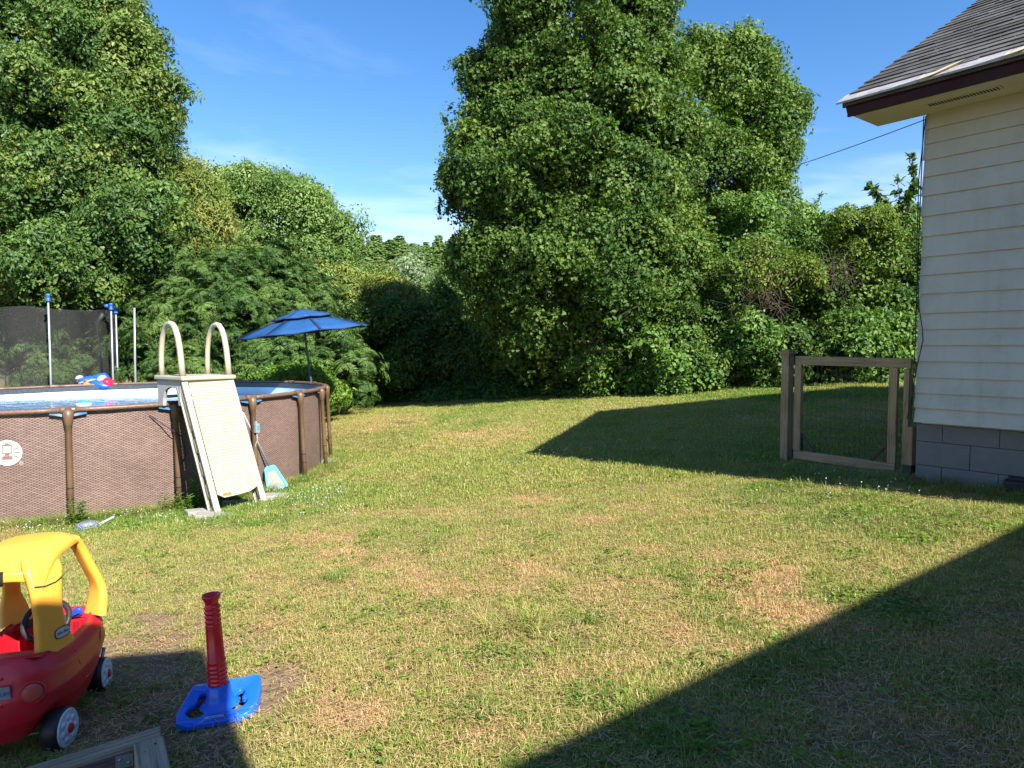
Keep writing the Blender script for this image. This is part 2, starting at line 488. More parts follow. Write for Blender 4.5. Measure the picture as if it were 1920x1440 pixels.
def grass_mat():
    m, nt, b = nodemat('grass_blade')
    b.inputs['Roughness'].default_value = 0.5
    b.inputs['Specular IOR Level'].default_value = 0.3
    g = nd(nt, 'ShaderNodeNewGeometry')
    a = nd(nt, 'ShaderNodeAttribute', attribute_type='INSTANCER', attribute_name='dry')
    lu = nd(nt, 'ShaderNodeAttribute', attribute_type='INSTANCER', attribute_name='lush')
    tn = nd(nt, 'ShaderNodeAttribute', attribute_type='INSTANCER', attribute_name='tint')
    green = ramp(nt, g.outputs['Random Per Island'], [(0.0, (0.16, 0.205, 0.036)), (0.5, (0.27, 0.305, 0.060)), (1.0, (0.40, 0.40, 0.12))])
    lush = ramp(nt, g.outputs['Random Per Island'], [(0.0, (0.075, 0.15, 0.022)), (0.5, (0.14, 0.235, 0.034)), (1.0, (0.22, 0.31, 0.055))])
    green = mixrgb(nt, lu.outputs['Fac'], green, lush)
    straw = ramp(nt, g.outputs['Random Per Island'], [(0.0, (0.34, 0.205, 0.09)), (0.5, (0.51, 0.335, 0.155)), (1.0, (0.66, 0.49, 0.265))])
    f = math_(nt, 'ADD', a.outputs['Fac'], math_(nt, 'MULTIPLY', math_(nt, 'SUBTRACT', tn.outputs['Fac'], 0.5), 0.35))
    r2 = math_(nt, 'FRACT', math_(nt, 'MULTIPLY', g.outputs['Random Per Island'], 17.0))
    f = math_(nt, 'GREATER_THAN', f, r2)
    c = mixrgb(nt, f, green, straw)
    nt.links.new(c, b.inputs['Base Color'])
    tr = nd(nt, 'ShaderNodeBsdfTranslucent')
    nt.links.new(mixrgb(nt, 1.0, c, (1.1, 1.25, 0.5), 'MULTIPLY'), tr.inputs['Color'])
    mx = nd(nt, 'ShaderNodeMixShader')
    mx.inputs[0].default_value = 0.3
    nt.links.new(b.outputs[0], mx.inputs[1])
    nt.links.new(tr.outputs[0], mx.inputs[2])
    out = [n for n in nt.nodes if n.type == 'OUTPUT_MATERIAL'][0]
    nt.links.new(mx.outputs[0], out.inputs['Surface'])
    return m


M['grass'] = grass_mat()


def lawn_mat():
    m, nt, b = nodemat('lawn_soil')
    b.inputs['Roughness'].default_value = 0.95
    b.inputs['Specular IOR Level'].default_value = 0.1
    t = nd(nt, 'ShaderNodeTexCoord')
    dry = nd(nt, 'ShaderNodeAttribute', attribute_name='dry')
    lush = nd(nt, 'ShaderNodeAttribute', attribute_name='lush')
    bare = nd(nt, 'ShaderNodeAttribute', attribute_name='bare')
    n = nd(nt, 'ShaderNodeTexNoise', Scale=9.0, Detail=8.0, Roughness=0.7)
    nt.links.new(t.outputs['Object'], n.inputs['Vector'])
    green = ramp(nt, n.outputs['Fac'], [(0.3, (0.12, 0.12, 0.038)), (0.7, (0.25, 0.23, 0.085))])
    green = mixrgb(nt, lush.outputs['Fac'], green, (0.07, 0.11, 0.02))
    straw = ramp(nt, n.outputs['Fac'], [(0.3, (0.26, 0.155, 0.07)), (0.7, (0.45, 0.29, 0.14))])
    soil = ramp(nt, n.outputs['Fac'], [(0.3, (0.125, 0.085, 0.050)), (0.7, (0.30, 0.215, 0.130))])
    c = mixrgb(nt, dry.outputs['Fac'], green, straw)
    c = mixrgb(nt, bare.outputs['Fac'], c, soil)
    nt.links.new(c, b.inputs['Base Color'])
    n2 = nd(nt, 'ShaderNodeTexNoise', Scale=70.0, Detail=6.0, Roughness=0.7)
    nt.links.new(t.outputs['Object'], n2.inputs['Vector'])
    bump(nt, b, n2.outputs['Fac'], 0.8, 0.02)
    return m


M['lawn'] = lawn_mat()


# ------------------------------------------------------------------ mesh helpers
class MB:
    def __init__(s):
        s.v, s.f, s.uv, s.mi, s.sm = [], [], [], [], []

    def add(s, verts, faces, mi=0, sm=False, uvs=None):
        k = len(s.v)
        s.v += [tuple(float(c) for c in p) for p in verts]
        for i, f in enumerate(faces):
            s.f.append([k + j for j in f])
            s.uv.append(uvs[i] if uvs else [(0, 0)] * len(f))
            s.mi.append(mi)
            s.sm.append(sm)
        return s

    def box(s, c, size, ax=None, mi=0):
        c = Vector(c)
        A = [Vector(a).normalized() for a in ax] if ax else [Vector((1, 0, 0)), Vector((0, 1, 0)), Vector((0, 0, 1))]
        h = [d / 2 for d in size]
        P = [c + A[0] * (h[0] * i) + A[1] * (h[1] * j) + A[2] * (h[2] * k) for k in (-1, 1) for j in (-1, 1) for i in (-1, 1)]
        F = [(0, 2, 3, 1), (4, 5, 7, 6), (0, 1, 5, 4), (2, 6, 7, 3), (0, 4, 6, 2), (1, 3, 7, 5)]
        L = max(range(3), key=lambda i: size[i])
        oth = [i for i in range(3) if i != L]
        off = rnd.random() * 7
        uvs = []
        for fi, f in enumerate(F):
            uu = []
            for j in f:
                q = [((j >> i) & 1) * size[i] for i in range(3)]
                uu.append((q[L] + off, q[oth[0]] + q[oth[1]] + off))
            uvs.append(uu)
        return s.add(P, F, mi, False, uvs)

    def bar(s, a, b, w, h, up=(0, 0, 1), mi=0):
        a, b = Vector(a), Vector(b)
        d = (b - a)
        x = d.normalized()
        y = Vector(up).cross(x)
        if y.length < 1e-4:
            y = Vector((1, 0, 0)).cross(x)
        y.normalize()
        z = x.cross(y)
        return s.box((a + b) / 2, (d.length, w, h), (x, y, z), mi)

    def tube(s, pts, r, n=8, cap=True, mi=0, sm=True, flat=1.0):
        pts = [Vector(p) for p in pts]
        rs = r if isinstance(r, (list, tuple)) else [r] * len(pts)
        V, F = [], []
        prev = None
        for i, p in enumerate(pts):
            t = (pts[min(i + 1, len(pts) - 1)] - pts[max(i - 1, 0)]).normalized()
            if prev is None:
                a = Vector((0, 0, 1)) if abs(t.z) < 0.9 else Vector((1, 0, 0))
                x = t.cross(a).normalized()
            else:
                x = (prev - t * prev.dot(t)).normalized()
            prev = x
            y = t.cross(x)
            for k in range(n):
                q = 2 * math.pi * k / n
                V.append(p + x * (rs[i] * math.cos(q)) + y * (rs[i] * flat * math.sin(q)))
        for i in range(len(pts) - 1):
            for k in range(n):
                F.append((i * n + k, i * n + (k + 1) % n, (i + 1) * n + (k + 1) % n, (i + 1) * n + k))
        s.add(V, F, mi, sm)
        if cap:
            k0 = len(s.v) - len(V)
            s.f.append([k0 + k for k in range(n - 1, -1, -1)])
            s.f.append([k0 + (len(pts) - 1) * n + k for k in range(n)])
            for _ in range(2):
                s.uv.append([(0, 0)] * n)
                s.mi.append(mi)
                s.sm.append(False)
        return s

    def lathe(s, prof, n=24, c=(0, 0, 0), ax=None, mi=0, sm=True, arc=None):
        c = Vector(c)
        A = [Vector(a) for a in ax] if ax else [Vector((1, 0, 0)), Vector((0, 1, 0)), Vector((0, 0, 1))]
        V, F = [], []
        for r, z in prof:
            for k in range(n):
                q = 2 * math.pi * k / n
                V.append(c + A[0] * (r * math.cos(q)) + A[1] * (r * math.sin(q)) + A[2] * z)
        for i in range(len(prof) - 1):
            for k in range(n):
                F.append((i * n + k, i * n + (k + 1) % n, (i + 1) * n + (k + 1) % n, (i + 1) * n + k))
        return s.add(V, F, mi, sm)

    def sheet(s, fn, nu, nv, closed=False, mi=0, sm=True, uvfn=None):
        V, F, U = [], [], []
        for j in range(nv):
            for i in range(nu):
                V.append(fn(i / (nu if closed else nu - 1), j / (nv - 1)))
        for j in range(nv - 1):
            for i in range(nu if closed else nu - 1):
                i2 = (i + 1) % nu
                F.append((j * nu + i, j * nu + i2, (j + 1) * nu + i2, (j + 1) * nu + i))
                if uvfn:
                    d = nu if closed else nu - 1
                    U.append([uvfn(a / d, b / (nv - 1)) for a, b in ((i, j), (i + 1, j), (i + 1, j + 1), (i, j + 1))])
        return s.add(V, F, mi, sm, U if uvfn else None)

    def prism(s, poly, h, o=(0, 0, 0), ax=None, mi=0):
        """polygon in the (ax0, ax1) plane at o, extruded by h along ax2"""
        o = Vector(o)
        A = [Vector(a) for a in ax] if ax else [Vector((1, 0, 0)), Vector((0, 1, 0)), Vector((0, 0, 1))]
        n = len(poly)
        V = [o + A[0] * p[0] + A[1] * p[1] for p in poly] + [o + A[0] * p[0] + A[1] * p[1] + A[2] * h for p in poly]
        F = [tuple(range(n - 1, -1, -1)), tuple(range(n, 2 * n))] + [(i, (i + 1) % n, n + (i + 1) % n, n + i) for i in range(n)]
        U = [[(poly[j % n][0], poly[j % n][1]) for j in f] for f in F]
        return s.add(V, F, mi, False, U)

    def mesh(s, name, mats):
        me = bpy.data.meshes.new(name)
        me.from_pydata(s.v, [], s.f)
        uvl = me.uv_layers.new(name='UVMap')
        flat = np.array([c for f in s.uv for u in f for c in u], dtype=np.float32)
        uvl.data.foreach_set('uv', flat)
        me.polygons.foreach_set('material_index', s.mi)
        me.polygons.foreach_set('use_smooth', s.sm)
        for m in (mats if isinstance(mats, (list, tuple)) else [mats]):
            me.materials.append(m)
        me.update()
        return me

    def build(s, name, mats, parent=None, bevel=0.0, fix=True):
        me = s.mesh(name, mats)
        if fix:
            bm = bmesh.new()
            bm.from_mesh(me)
            bmesh.ops.recalc_face_normals(bm, faces=bm.faces)
            bm.to_mesh(me)
            bm.free()
        o = bpy.data.objects.new(name, me)
        COL.objects.link(o)
        o.parent = parent
        if bevel:
            b = o.modifiers.new('bevel', 'BEVEL')
            b.width = bevel
            b.segments = 2
            b.limit_method = 'ANGLE'
            b.angle_limit = math.radians(40)
        return o


def tag(o, label=None, cat=None, group=None, kind=None):
    for k, v in (('label', label), ('category', cat), ('group', group), ('kind', kind)):
        if v:
            o[k] = v
    return o


def thing(name, loc, label, cat, rz=0.0, group=None):
    o = bpy.data.objects.new(name, None)
    o.empty_display_size = 0.2
    COL.objects.link(o)
    o.location = loc
    o.rotation_euler = (0, 0, rz)
    return tag(o, label, cat, group)


def copy_child(src, parent, loc=None):
    c = src.copy()
    COL.objects.link(c)
    c.parent = parent
    if loc is not None:
        c.location = loc
    return c


def text_obj(name, body, size, mat, parent, origin, ax, depth=0.001):
    cu = bpy.data.curves.new(name, 'FONT')
    cu.body = body
    cu.size = size
    cu.align_x = 'CENTER'
    cu.align_y = 'CENTER'
    cu.extrude = depth
    cu.resolution_u = 2
    t = bpy.data.objects.new(name + '_tmp', cu)
    me = bpy.data.meshes.new_from_object(t)
    bpy.data.objects.remove(t)
    A = [Vector(a).normalized() for a in ax]
    R = Matrix((A[0], A[1], A[2])).transposed().to_4x4()
    R.translation = Vector(origin)
    me.transform(R)
    me.materials.clear()
    me.materials.append(mat)
    o = bpy.data.objects.new(name, me)
    COL.objects.link(o)
    o.parent = parent
    return o


# ------------------------------------------------------------------ value noise for the lawn
_lat = np.random.default_rng(3).random((64, 64))


def vnoise(x, y, s):
    x = np.asarray(x) / s + 100.3
    y = np.asarray(y) / s + 100.7
    xi, yi = np.floor(x).astype(int), np.floor(y).astype(int)
    fx, fy = x - xi, y - yi
    fx, fy = fx * fx * (3 - 2 * fx), fy * fy * (3 - 2 * fy)
    g = lambda a, b: _lat[a % 64, b % 64]
    return (g(xi, yi) * (1 - fx) + g(xi + 1, yi) * fx) * (1 - fy) + (g(xi, yi + 1) * (1 - fx) + g(xi + 1, yi + 1) * fx) * fy


SPOTS = [(1440, 1090, 90, 34, .95), (1490, 1165, 85, 28, .95), (1290, 1190, 70, 25, .7), (1380, 1215, 50, 20, .8), (650, 1340, 62, 46, 1.0), (1110, 975, 46, 9, .9),
         (985, 938, 55, 8, .8), (800, 1088, 66, 20, .8), (600, 1008, 62, 12, .75), (650, 1042, 46, 10, .8), (490, 1080, 44, 14, .6),
         (945, 1390, 70, 34, .8), (870, 815, 42, 6, .8), (1000, 1066, 40, 14, .8), (1140, 1110, 60, 20, .6), (1350, 1045, 34, 20, .7),
         (1180, 1250, 60, 30, .5), (760, 1040, 50, 9, .5), (1660, 1060, 50, 12, .5), (1020, 1020, 60, 10, .4), (800, 1200, 100, 26, .5), (640, 1090, 60, 18, .6),
         (1560, 1180, 60, 30, .6), (1230, 1100, 40, 14, .6), (560, 1190, 60, 18, .4), (1100, 900, 60, 9, .35), (1640, 1380, 330, 60, .7), (1500, 1180, 120, 30, .6), (1800, 1210, 130, 30, .7), (700, 1060, 60, 12, .7), (900, 1110, 70, 14, .65), (1210, 1030, 50, 10, .6), (1060, 1260, 60, 20, .6), (720, 1270, 60, 26, .5), (1180, 950, 50, 8, .6), (840, 960, 70, 8, .5), (700, 960, 50, 7, .5), (1320, 960, 60, 9, .5), (760, 900, 70, 8, .35)]
BARES = [(290, 1330, 190, 170, 1.0), (510, 1290, 80, 64, 1.0), (330, 1240, 110, 36, .95), (410, 1390, 60, 40, .5), (1650, 1330, 150, 46, .6), (1780, 1300, 140, 30, .5), (1500, 1400, 150, 30, .6),
         (1860, 1155, 80, 16, .7), (1300, 1350, 70, 24, .4), (1085, 1190, 50, 12, .5), (700, 1385, 30, 12, .6), (220, 1260, 40, 30, .8), (1130, 1010, 40, 8, .3), (1760, 1410, 200, 50, .75), (1600, 1300, 60, 30, .8), (1340, 1380, 70, 24, .6), (1090, 1420, 40, 16, .5), (560, 1330, 30, 24, .5), (820, 1420, 60, 14, .4)]
LUSH = [(300, 960, 330, 40, 1.0), (560, 935, 120, 26, .9), (1700, 985, 230, 34, .9), (1480, 930, 160, 22, .8), (1560, 742, 260, 12, 1.0), (640, 740, 60, 16, 1.0),
        (930, 1240, 60, 30, .7), (900, 1330, 40, 22, .8), (990, 1420, 60, 30, .8), (1270, 1075, 40, 26, .6), (1130, 1315, 50, 34, .6), (640, 1090, 30, 12, .5), (1440, 1265, 70, 30, .9), (1270, 1400, 90, 46, .9),
        (850, 1130, 60, 24, .5), (1110, 1160, 40, 20, .6), (700, 1160, 60, 20, .5), (560, 870, 80, 12, .6)]


def spotfield(x, y, spots):
    r = np.zeros_like(x)
    d = y * CT - (ground(x, y) - EYE) * ST
    u = y * ST + (ground(x, y) - EYE) * CT
    px, py = 960 + FPX * x / np.maximum(d, .3), 720 - FPX * u / np.maximum(d, .3)
    wob = (vnoise(x, y, 0.13) - 0.5) * 0.9 + (vnoise(x + 9, y, 0.35) - 0.5) * 0.7
    for (cx, cy, rx, ry, s) in spots:
        e = np.sqrt(((px - cx) / rx) ** 2 + ((py - cy) / ry) ** 2) + wob
        r = np.maximum(r, s * smooth(1.25, 0.55, e))
    return np.where(y > 0.6, r, 0)


def lawn_fields(x, y):
    base = 0.55 * vnoise(x, y, 1.7) + 0.35 * vnoise(x + 31, y + 7, 0.55) + 0.22 * vnoise(x + 5, y + 77, 0.2)
    dry = smooth(0.44, 0.84, base) * 0.50 + 0.09
    lush = 0.8 * smooth(0.52, 0.85, vnoise(x + 50, y + 20, 1.1) * 0.55 + vnoise(x + 3, y + 90, 0.28) * 0.5) * 0.8
    L = spotfield(x, y, LUSH)
    lush = np.maximum(lush, L)
    dry = dry * (1 - 0.75 * np.maximum(L, lush * .8))
    dry = np.maximum(dry, spotfield(x, y, [(a, b, c * 1.25, d * 1.25, e) for a, b, c, d, e in SPOTS]))
    dry = dry + 0.10 * smooth(9, 14, y) * smooth(0.4, 0.6, vnoise(x * 0.35, y + 40, 0.9))
    bare = np.maximum(spotfield(x, y, BARES), 0.8 * smooth(0.80, 0.95, base))
    bare = np.maximum(bare, 0.6 * smooth(0.72, 0.9, spotfield(x, y, SPOTS) * vnoise(x, y, 0.09) * 1.3))
    return np.clip(dry, 0, 1), np.clip(lush, 0, 1), np.clip(bare, 0, 1)


def make_lawn():
    def axis(lo, hi, step, far_lo, far_hi):
        mid = list(np.arange(lo, hi + 1e-6, step))
        a, d = hi, step
        up = []
        while a < far_hi:
            d *= 1.3
            a += d
            up.append(a)
        a, d = lo, step
        dn = []
        while a > far_lo:
            d *= 1.3
            a -= d
            dn.append(a)
        return np.array(dn[::-1] + mid + up)
    xs = axis(-12, 9, 0.1, -1500, 1500)
    ys = axis(1.5, 25, 0.1, -600, 2200)
    X, Y = np.meshgrid(xs, ys)
    x, y = X.ravel(), Y.ravel()
    z = ground(x, y)
    nx, ny = len(xs), len(ys)
    v = np.stack([x, y, z], 1)
    i, j = np.meshgrid(np.arange(nx - 1), np.arange(ny - 1))
    k = (j * nx + i).ravel()
    f = np.stack([k, k + 1, k + 1 + nx, k + nx], 1)
    me = bpy.data.meshes.new('lawn')
    me.vertices.add(len(v))
    me.vertices.foreach_set('co', v.astype(np.float32).ravel())
    me.loops.add(len(f) * 4)
    me.loops.foreach_set('vertex_index', f.astype(np.int32).ravel())
    me.polygons.add(len(f))
    me.polygons.foreach_set('loop_start', np.arange(0, len(f) * 4, 4, dtype=np.int32))
    me.polygons.foreach_set('loop_total', np.full(len(f), 4, dtype=np.int32))
    me.polygons.foreach_set('use_smooth', np.ones(len(f), dtype=bool))
    me.update()
    for nm, val in zip(('dry', 'lush', 'bare'), lawn_fields(x, y)):
        a = me.attributes.new(nm, 'FLOAT', 'POINT')
        a.data.foreach_set('value', val.astype(np.float32))
    me.materials.append(M['lawn'])
    o = bpy.data.objects.new('lawn', me)
    COL.objects.link(o)
    tag(o, 'sloping mown lawn with green and straw coloured patches', 'lawn', kind='structure')


make_lawn()

# ------------------------------------------------------------------ scattering: many small leaves or blades as one mass
def scatter_tree():
    """geometry nodes: loose points (pid 0) carry copies of the small prototypes (pid 1..3) kept in the same mesh"""
    g = bpy.data.node_groups.new('scatter_sprays', 'GeometryNodeTree')
    g.interface.new_socket('Geometry', in_out='INPUT', socket_type='NodeSocketGeometry')
    g.interface.new_socket('Geometry', in_out='OUTPUT', socket_type='NodeSocketGeometry')
    N, L = g.nodes, g.links
    gi, go = N.new('NodeGroupInput'), N.new('NodeGroupOutput')

    def named(nm, ty):
        n = N.new('GeometryNodeInputNamedAttribute')
        n.data_type = ty
        n.inputs['Name'].default_value = nm
        return n.outputs[0]

    def sepa(k):
        s = N.new('GeometryNodeSeparateGeometry')
        s.domain = 'POINT'
        c = N.new('FunctionNodeCompare')
        c.data_type = 'INT'
        c.operation = 'EQUAL'
        ia = [i for i in c.inputs if i.type == 'INT']
        L.new(named('pid', 'INT'), ia[0])
        ia[1].default_value = k
        L.new(c.outputs[0], s.inputs['Selection'])
        L.new(gi.outputs[0], s.inputs['Geometry'])
        return s.outputs['Selection']
    join = N.new('GeometryNodeJoinGeometry')
    for k in (1, 2, 3):
        t = N.new('GeometryNodeGeometryToInstance')
        L.new(sepa(k), t.inputs[0])
        L.new(t.outputs[0], join.inputs[0])
    iop = N.new('GeometryNodeInstanceOnPoints')
    L.new(sepa(0), iop.inputs['Points'])
    L.new(join.outputs[0], iop.inputs['Instance'])
    iop.inputs['Pick Instance'].default_value = True
    L.new(named('pick', 'INT'), iop.inputs['Instance Index'])
    L.new(named('rot', 'FLOAT_VECTOR'), iop.inputs['Rotation'])
    L.new(named('scl', 'FLOAT_VECTOR'), iop.inputs['Scale'])
    L.new(iop.outputs[0], go.inputs[0])
    return g


SCATTER = scatter_tree()


def scatter(name, mats, protos, pos, rot, scl, extra, parent=None, mi=None):
    """protos: three (verts, faces[, material index]) lists"""
    V, F, pid, MI = [], [], [], []
    for k, pr in enumerate(protos):
        pv, pf = pr[0], pr[1]
        o = len(V)
        V += [tuple(p) for p in pv]
        F += [[o + j for j in f] for f in pf]
        MI += list(pr[2]) if len(pr) > 2 else [0] * len(pf)
        pid += [k + 1] * len(pv)
    n0 = len(V)
    n = len(pos)
    V = V + [tuple(p) for p in np.asarray(pos, float)]
    pid += [0] * n
    me = bpy.data.meshes.new(name)
    me.from_pydata(V, [], F)
    me.polygons.foreach_set('material_index', MI)

    def attr(nm, ty, vals, width=1):
        full = np.zeros((n0 + n, width), dtype=np.int32 if ty == 'INT' else np.float32)
        full[n0:] = np.asarray(vals).reshape(n, width)
        a = me.attributes.new(nm, ty, 'POINT')
        a.data.foreach_set('vector' if ty == 'FLOAT_VECTOR' else 'value', full.ravel())
    a = me.attributes.new('pid', 'INT', 'POINT')
    a.data.foreach_set('value', np.array(pid, dtype=np.int32))
    attr('pick', 'INT', RNG.integers(0, 3, n))
    attr('rot', 'FLOAT_VECTOR', rot, 3)
    s = np.asarray(scl, float)
    if s.ndim == 1:
        s = np.repeat(s[:, None], 3, 1)
    attr('scl', 'FLOAT_VECTOR', s, 3)
    for k, v in extra.items():
        attr(k, 'FLOAT', v)
    for m in (mats if isinstance(mats, (list, tuple)) else [mats]):
        me.materials.append(m)
    me.update()
    o = bpy.data.objects.new(name, me)
    COL.objects.link(o)
    o.parent = parent
    md = o.modifiers.new('scatter', 'NODES')
    md.node_group = SCATTER
    return o


# ---- leaves
def leaf_shape(kind, L=1.0):
    """outline halves around the midrib (y along the leaf), folded a little"""
    if kind == 'maple':
        half = [(0.0, 0.0), (0.30, -0.06), (0.24, 0.10), (0.50, 0.26), (0.48, 0.42), (0.26, 0.42), (0.24, 0.66), (0.0, 1.0)]
    elif kind == 'oak':
        half = [(0.0, 0.0), (0.10, 0.14), (0.24, 0.22), (0.13, 0.34), (0.32, 0.48), (0.16, 0.58), (0.28, 0.76), (0.12, 0.82), (0.0, 1.0)]
    elif kind == 'round':
        half = [(0.0, 0.0), (0.26, 0.12), (0.38, 0.36), (0.30, 0.68), (0.0, 1.0)]
    elif kind == 'narrow':
        half = [(0.0, 0.0), (0.12, 0.20), (0.15, 0.45), (0.09, 0.75), (0.0, 1.0)]
    else:
        half = [(0.0, 0.0), (0.19, 0.16), (0.27, 0.40), (0.18, 0.72), (0.0, 1.0)]
    V = [(x * L, y * L, abs(x) * 0.28 * L - 0.18 * y * y * L) for x, y in half]
    n = len(V)
    mid = [(0, 0.5 * L, -0.06 * L)]
    Lft = [(-x, y, z) for x, y, z in V[1:-1]]
    verts = V + Lft + mid
    right = list(range(0, n)) + [len(verts) - 1]
    left = [0, len(verts) - 1, n - 1] + [n + i for i in range(len(Lft) - 1, -1, -1)]
    return verts, [right, left]


def basis(d, nrm):
    d = d / np.linalg.norm(d)
    nrm = nrm - d * np.dot(nrm, d)
    l = np.linalg.norm(nrm)
    if l < 1e-3:
        nrm = np.cross(d, [1, 0, 0.3])
        l = np.linalg.norm(nrm)
    nrm = nrm / l
    return np.cross(d, nrm), d, nrm


def put(V, F, lv, lf, p, d, nrm, s):
    X, Y, Z = basis(d, nrm)
    k = len(V)
    for q in lv:
        V.append(tuple(np.asarray(p) + s * (X * q[0] + Y * q[1] + Z * q[2])))
    F += [[k + j for j in f] for f in lf]


def spray(kind, n, size, rng, dome=0.55, droop=0.5, upness=0.7):
    """a domed spray of leaves about one unit across, +Z outward"""
    V, F = [], []
    for _ in range(n):
        a, r = rng.uniform(0, 2 * math.pi), math.sqrt(rng.uniform(0, 1))
        p = np.array([r * math.cos(a), r * math.sin(a), dome * (1 - r * r) + rng.normal() * 0.16])
        out = np.array([math.cos(a), math.sin(a), 0.0])
        d = out * 0.9 + np.array([0, 0, -droop + 0.35 * rng.normal()]) + rng.normal(size=3) * 0.38
        nr = np.array([0, 0, upness]) + out * 0.5 + rng.normal(size=3) * 0.30
        lv, lf = leaf_shape(kind)
        put(V, F, lv, lf, p, d, nr, size * rng.uniform(0.7, 1.25))
    return V, F


def frond_spray(n, rng, pairs=9, lw=0.05):
    """feathery compound leaves arching out of one shoot"""
    V, F = [], []
    for k in range(n):
        a = 2 * math.pi * k / n + rng.uniform(-0.4, 0.4)
        Lf = rng.uniform(0.75, 1.15)
        el = rng.uniform(0.25, 0.9)
        out = np.array([math.cos(a), math.sin(a), 0])
        side = np.array([-math.sin(a), math.cos(a), 0])
        for j in range(pairs):
            t = 0.18 + 0.82 * j / (pairs - 1)
            p = out * (Lf * t * math.cos(el * (1 - .3 * t))) + np.array([0, 0, Lf * (math.sin(el) * t - 0.62 * t * t)])
            ll = 0.30 * math.sin(math.pi * (0.12 + 0.82 * t)) + 0.07
            for sgn in (-1, 1):
                d = side * sgn + out * 0.45 + np.array([0, 0, -0.35]) + rng.normal(size=3) * 0.12
                nr = np.array([0, 0, 1.0]) + out * 0.3 + rng.normal(size=3) * 0.2
                X, Y, Z = basis(d, nr)
                kk = len(V)
                for q in ((0, 0, 0), (lw, .35, .02), (0, 1, -.12), (-lw, .35, .02)):
                    V.append(tuple(p + ll * (X * q[0] * 3 + Y * q[1] + Z * q[2])))
                F.append([kk, kk + 1, kk + 2, kk + 3])
    return V, F


def euler_from(nrm, spin):
    """vectorised XYZ eulers that turn +Z to nrm with a spin about it"""
    nrm = nrm / np.linalg.norm(nrm, axis=1, keepdims=True)
    ph = np.arctan2(nrm[:, 1], nrm[:, 0])
    th = np.arccos(np.clip(nrm[:, 2], -1, 1))
    cp, sp, ct, st, cs, ss = np.cos(ph), np.sin(ph), np.cos(th), np.sin(th), np.cos(spin), np.sin(spin)
    R00 = cp * ct * cs - sp * ss
    R10 = sp * ct * cs + cp * ss
    R20 = -st * cs
    R21 = st * ss
    R22 = ct
    return np.stack([np.arctan2(R21, R22), -np.arcsin(np.clip(R20, -1, 1)), np.arctan2(R10, R00)], 1)


def unit(n, rng):
    v = rng.normal(size=(n, 3))
    return v / np.linalg.norm(v, axis=1, keepdims=True)


def LB(px, py, depth, rx, ry, rd=None):
    """crown lobe given by where it is seen and how far off it stands"""
    s = depth / FPX
    return (at(px, py, depth), np.array([rx * s, (rd if rd else (rx + ry) / 2) * s, ry * s]))


def crown_points(lobes, rng, sub_r, clump_r, cover=1.0, sub_cover=1.5, fill=0.35, zmin=None):
    P, Nn, T = [], [], []
    subs = []
    for c, r in lobes:
        mr = float(np.cbrt(r[0] * r[1] * r[2]))
        n = max(4, int(sub_cover * 4 * mr * mr / (sub_r * sub_r)))
        d = unit(n, rng)
        ls = min(sub_r, 0.75 * mr)
        bd, ba = unit(11, rng), rng.uniform(-0.34, 0.30, 11)
        bulge = 1 + np.sum(ba * np.exp(7 * (d @ bd.T - 1)), 1, keepdims=True)
        r_ = r
        r = r * bulge
        sc = c + d * r * rng.uniform(0.66, 1.08, (n, 1)) - d * ls * 0.5
        keep = np.ones(n, bool)
        for c2, r2 in lobes:
            if c2 is c:
                continue
            keep &= (np.sum(((sc - c2) / r2) ** 2, 1) > 0.55)
        for p, dd in zip(sc[keep], d[keep]):
            subs.append((p, dd, ls * rng.choice([0.4, 0.5, 0.65, 0.85, 1.1, 1.3])))
        nf = int(fill * n * 5 * (sub_r / clump_r / 1.8) ** 2)
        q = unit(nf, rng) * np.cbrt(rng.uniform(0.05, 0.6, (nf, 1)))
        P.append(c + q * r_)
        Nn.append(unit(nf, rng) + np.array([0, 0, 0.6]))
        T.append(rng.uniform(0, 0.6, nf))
    for p, dd, sr in subs:
        m = max(5, int(cover * 7.5 * sr * sr / (clump_r * clump_r)))
        e = unit(m, rng) + dd * 0.6 + np.array([0, 0, 0.42])
        e /= np.linalg.norm(e, axis=1, keepdims=True)
        P.append(p + e * sr * np.where(rng.uniform(0, 1, (m, 1)) < 0.17, rng.uniform(1.1, 1.65, (m, 1)), rng.uniform(0.6, 1.12, (m, 1))) * np.array([1, 1, 0.9]))
        Nn.append(e + np.array([0, 0, 0.35]) + rng.normal(size=(m, 3)) * 0.25)
        t0 = rng.uniform(0.1, 0.9)
        T.append(np.clip(t0 + rng.normal(size=m) * 0.15, 0, 1))
    S = [np.ones(len(p)) for p in P]
    for p, dd, sr in subs:
        for _ in range(2 if rng.uniform() < .7 else 1):
            e = unit(1, rng)[0] * 0.6 + dd * 0.9 + np.array([0, 0, 0.5])
            e /= np.linalg.norm(e)
            g = e * 0.7 + np.array([0, 0, rng.uniform(0.1, .8)]) + rng.normal(size=3) * .2
            g /= np.linalg.norm(g)
            m = int(rng.integers(3, 7))
            st = clump_r * rng.uniform(0.38, 0.6)
            w = np.arange(m)[:, None]
            P.append(p + e * sr * 0.95 + g * st * w + np.array([0, 0, -0.02]) * w ** 2 + rng.normal(size=(m, 3)) * 0.03)
            Nn.append(np.tile(g + np.array([0, 0, .3]), (m, 1)) + rng.normal(size=(m, 3)) * .4)
            T.append(np.clip(rng.uniform(0.1, 0.75) + rng.normal(size=m) * .1, 0, 1))
            S.append(np.linspace(.62, .32, m))
    P, Nn, T, S = np.concatenate(P), np.concatenate(Nn), np.concatenate(T), np.concatenate(S)
    k = P[:, 2] > ground(P[:, 0], P[:, 1]) + 0.12
    return P[k], Nn[k], T[k], S[k], subs


PROTO_CACHE = {}


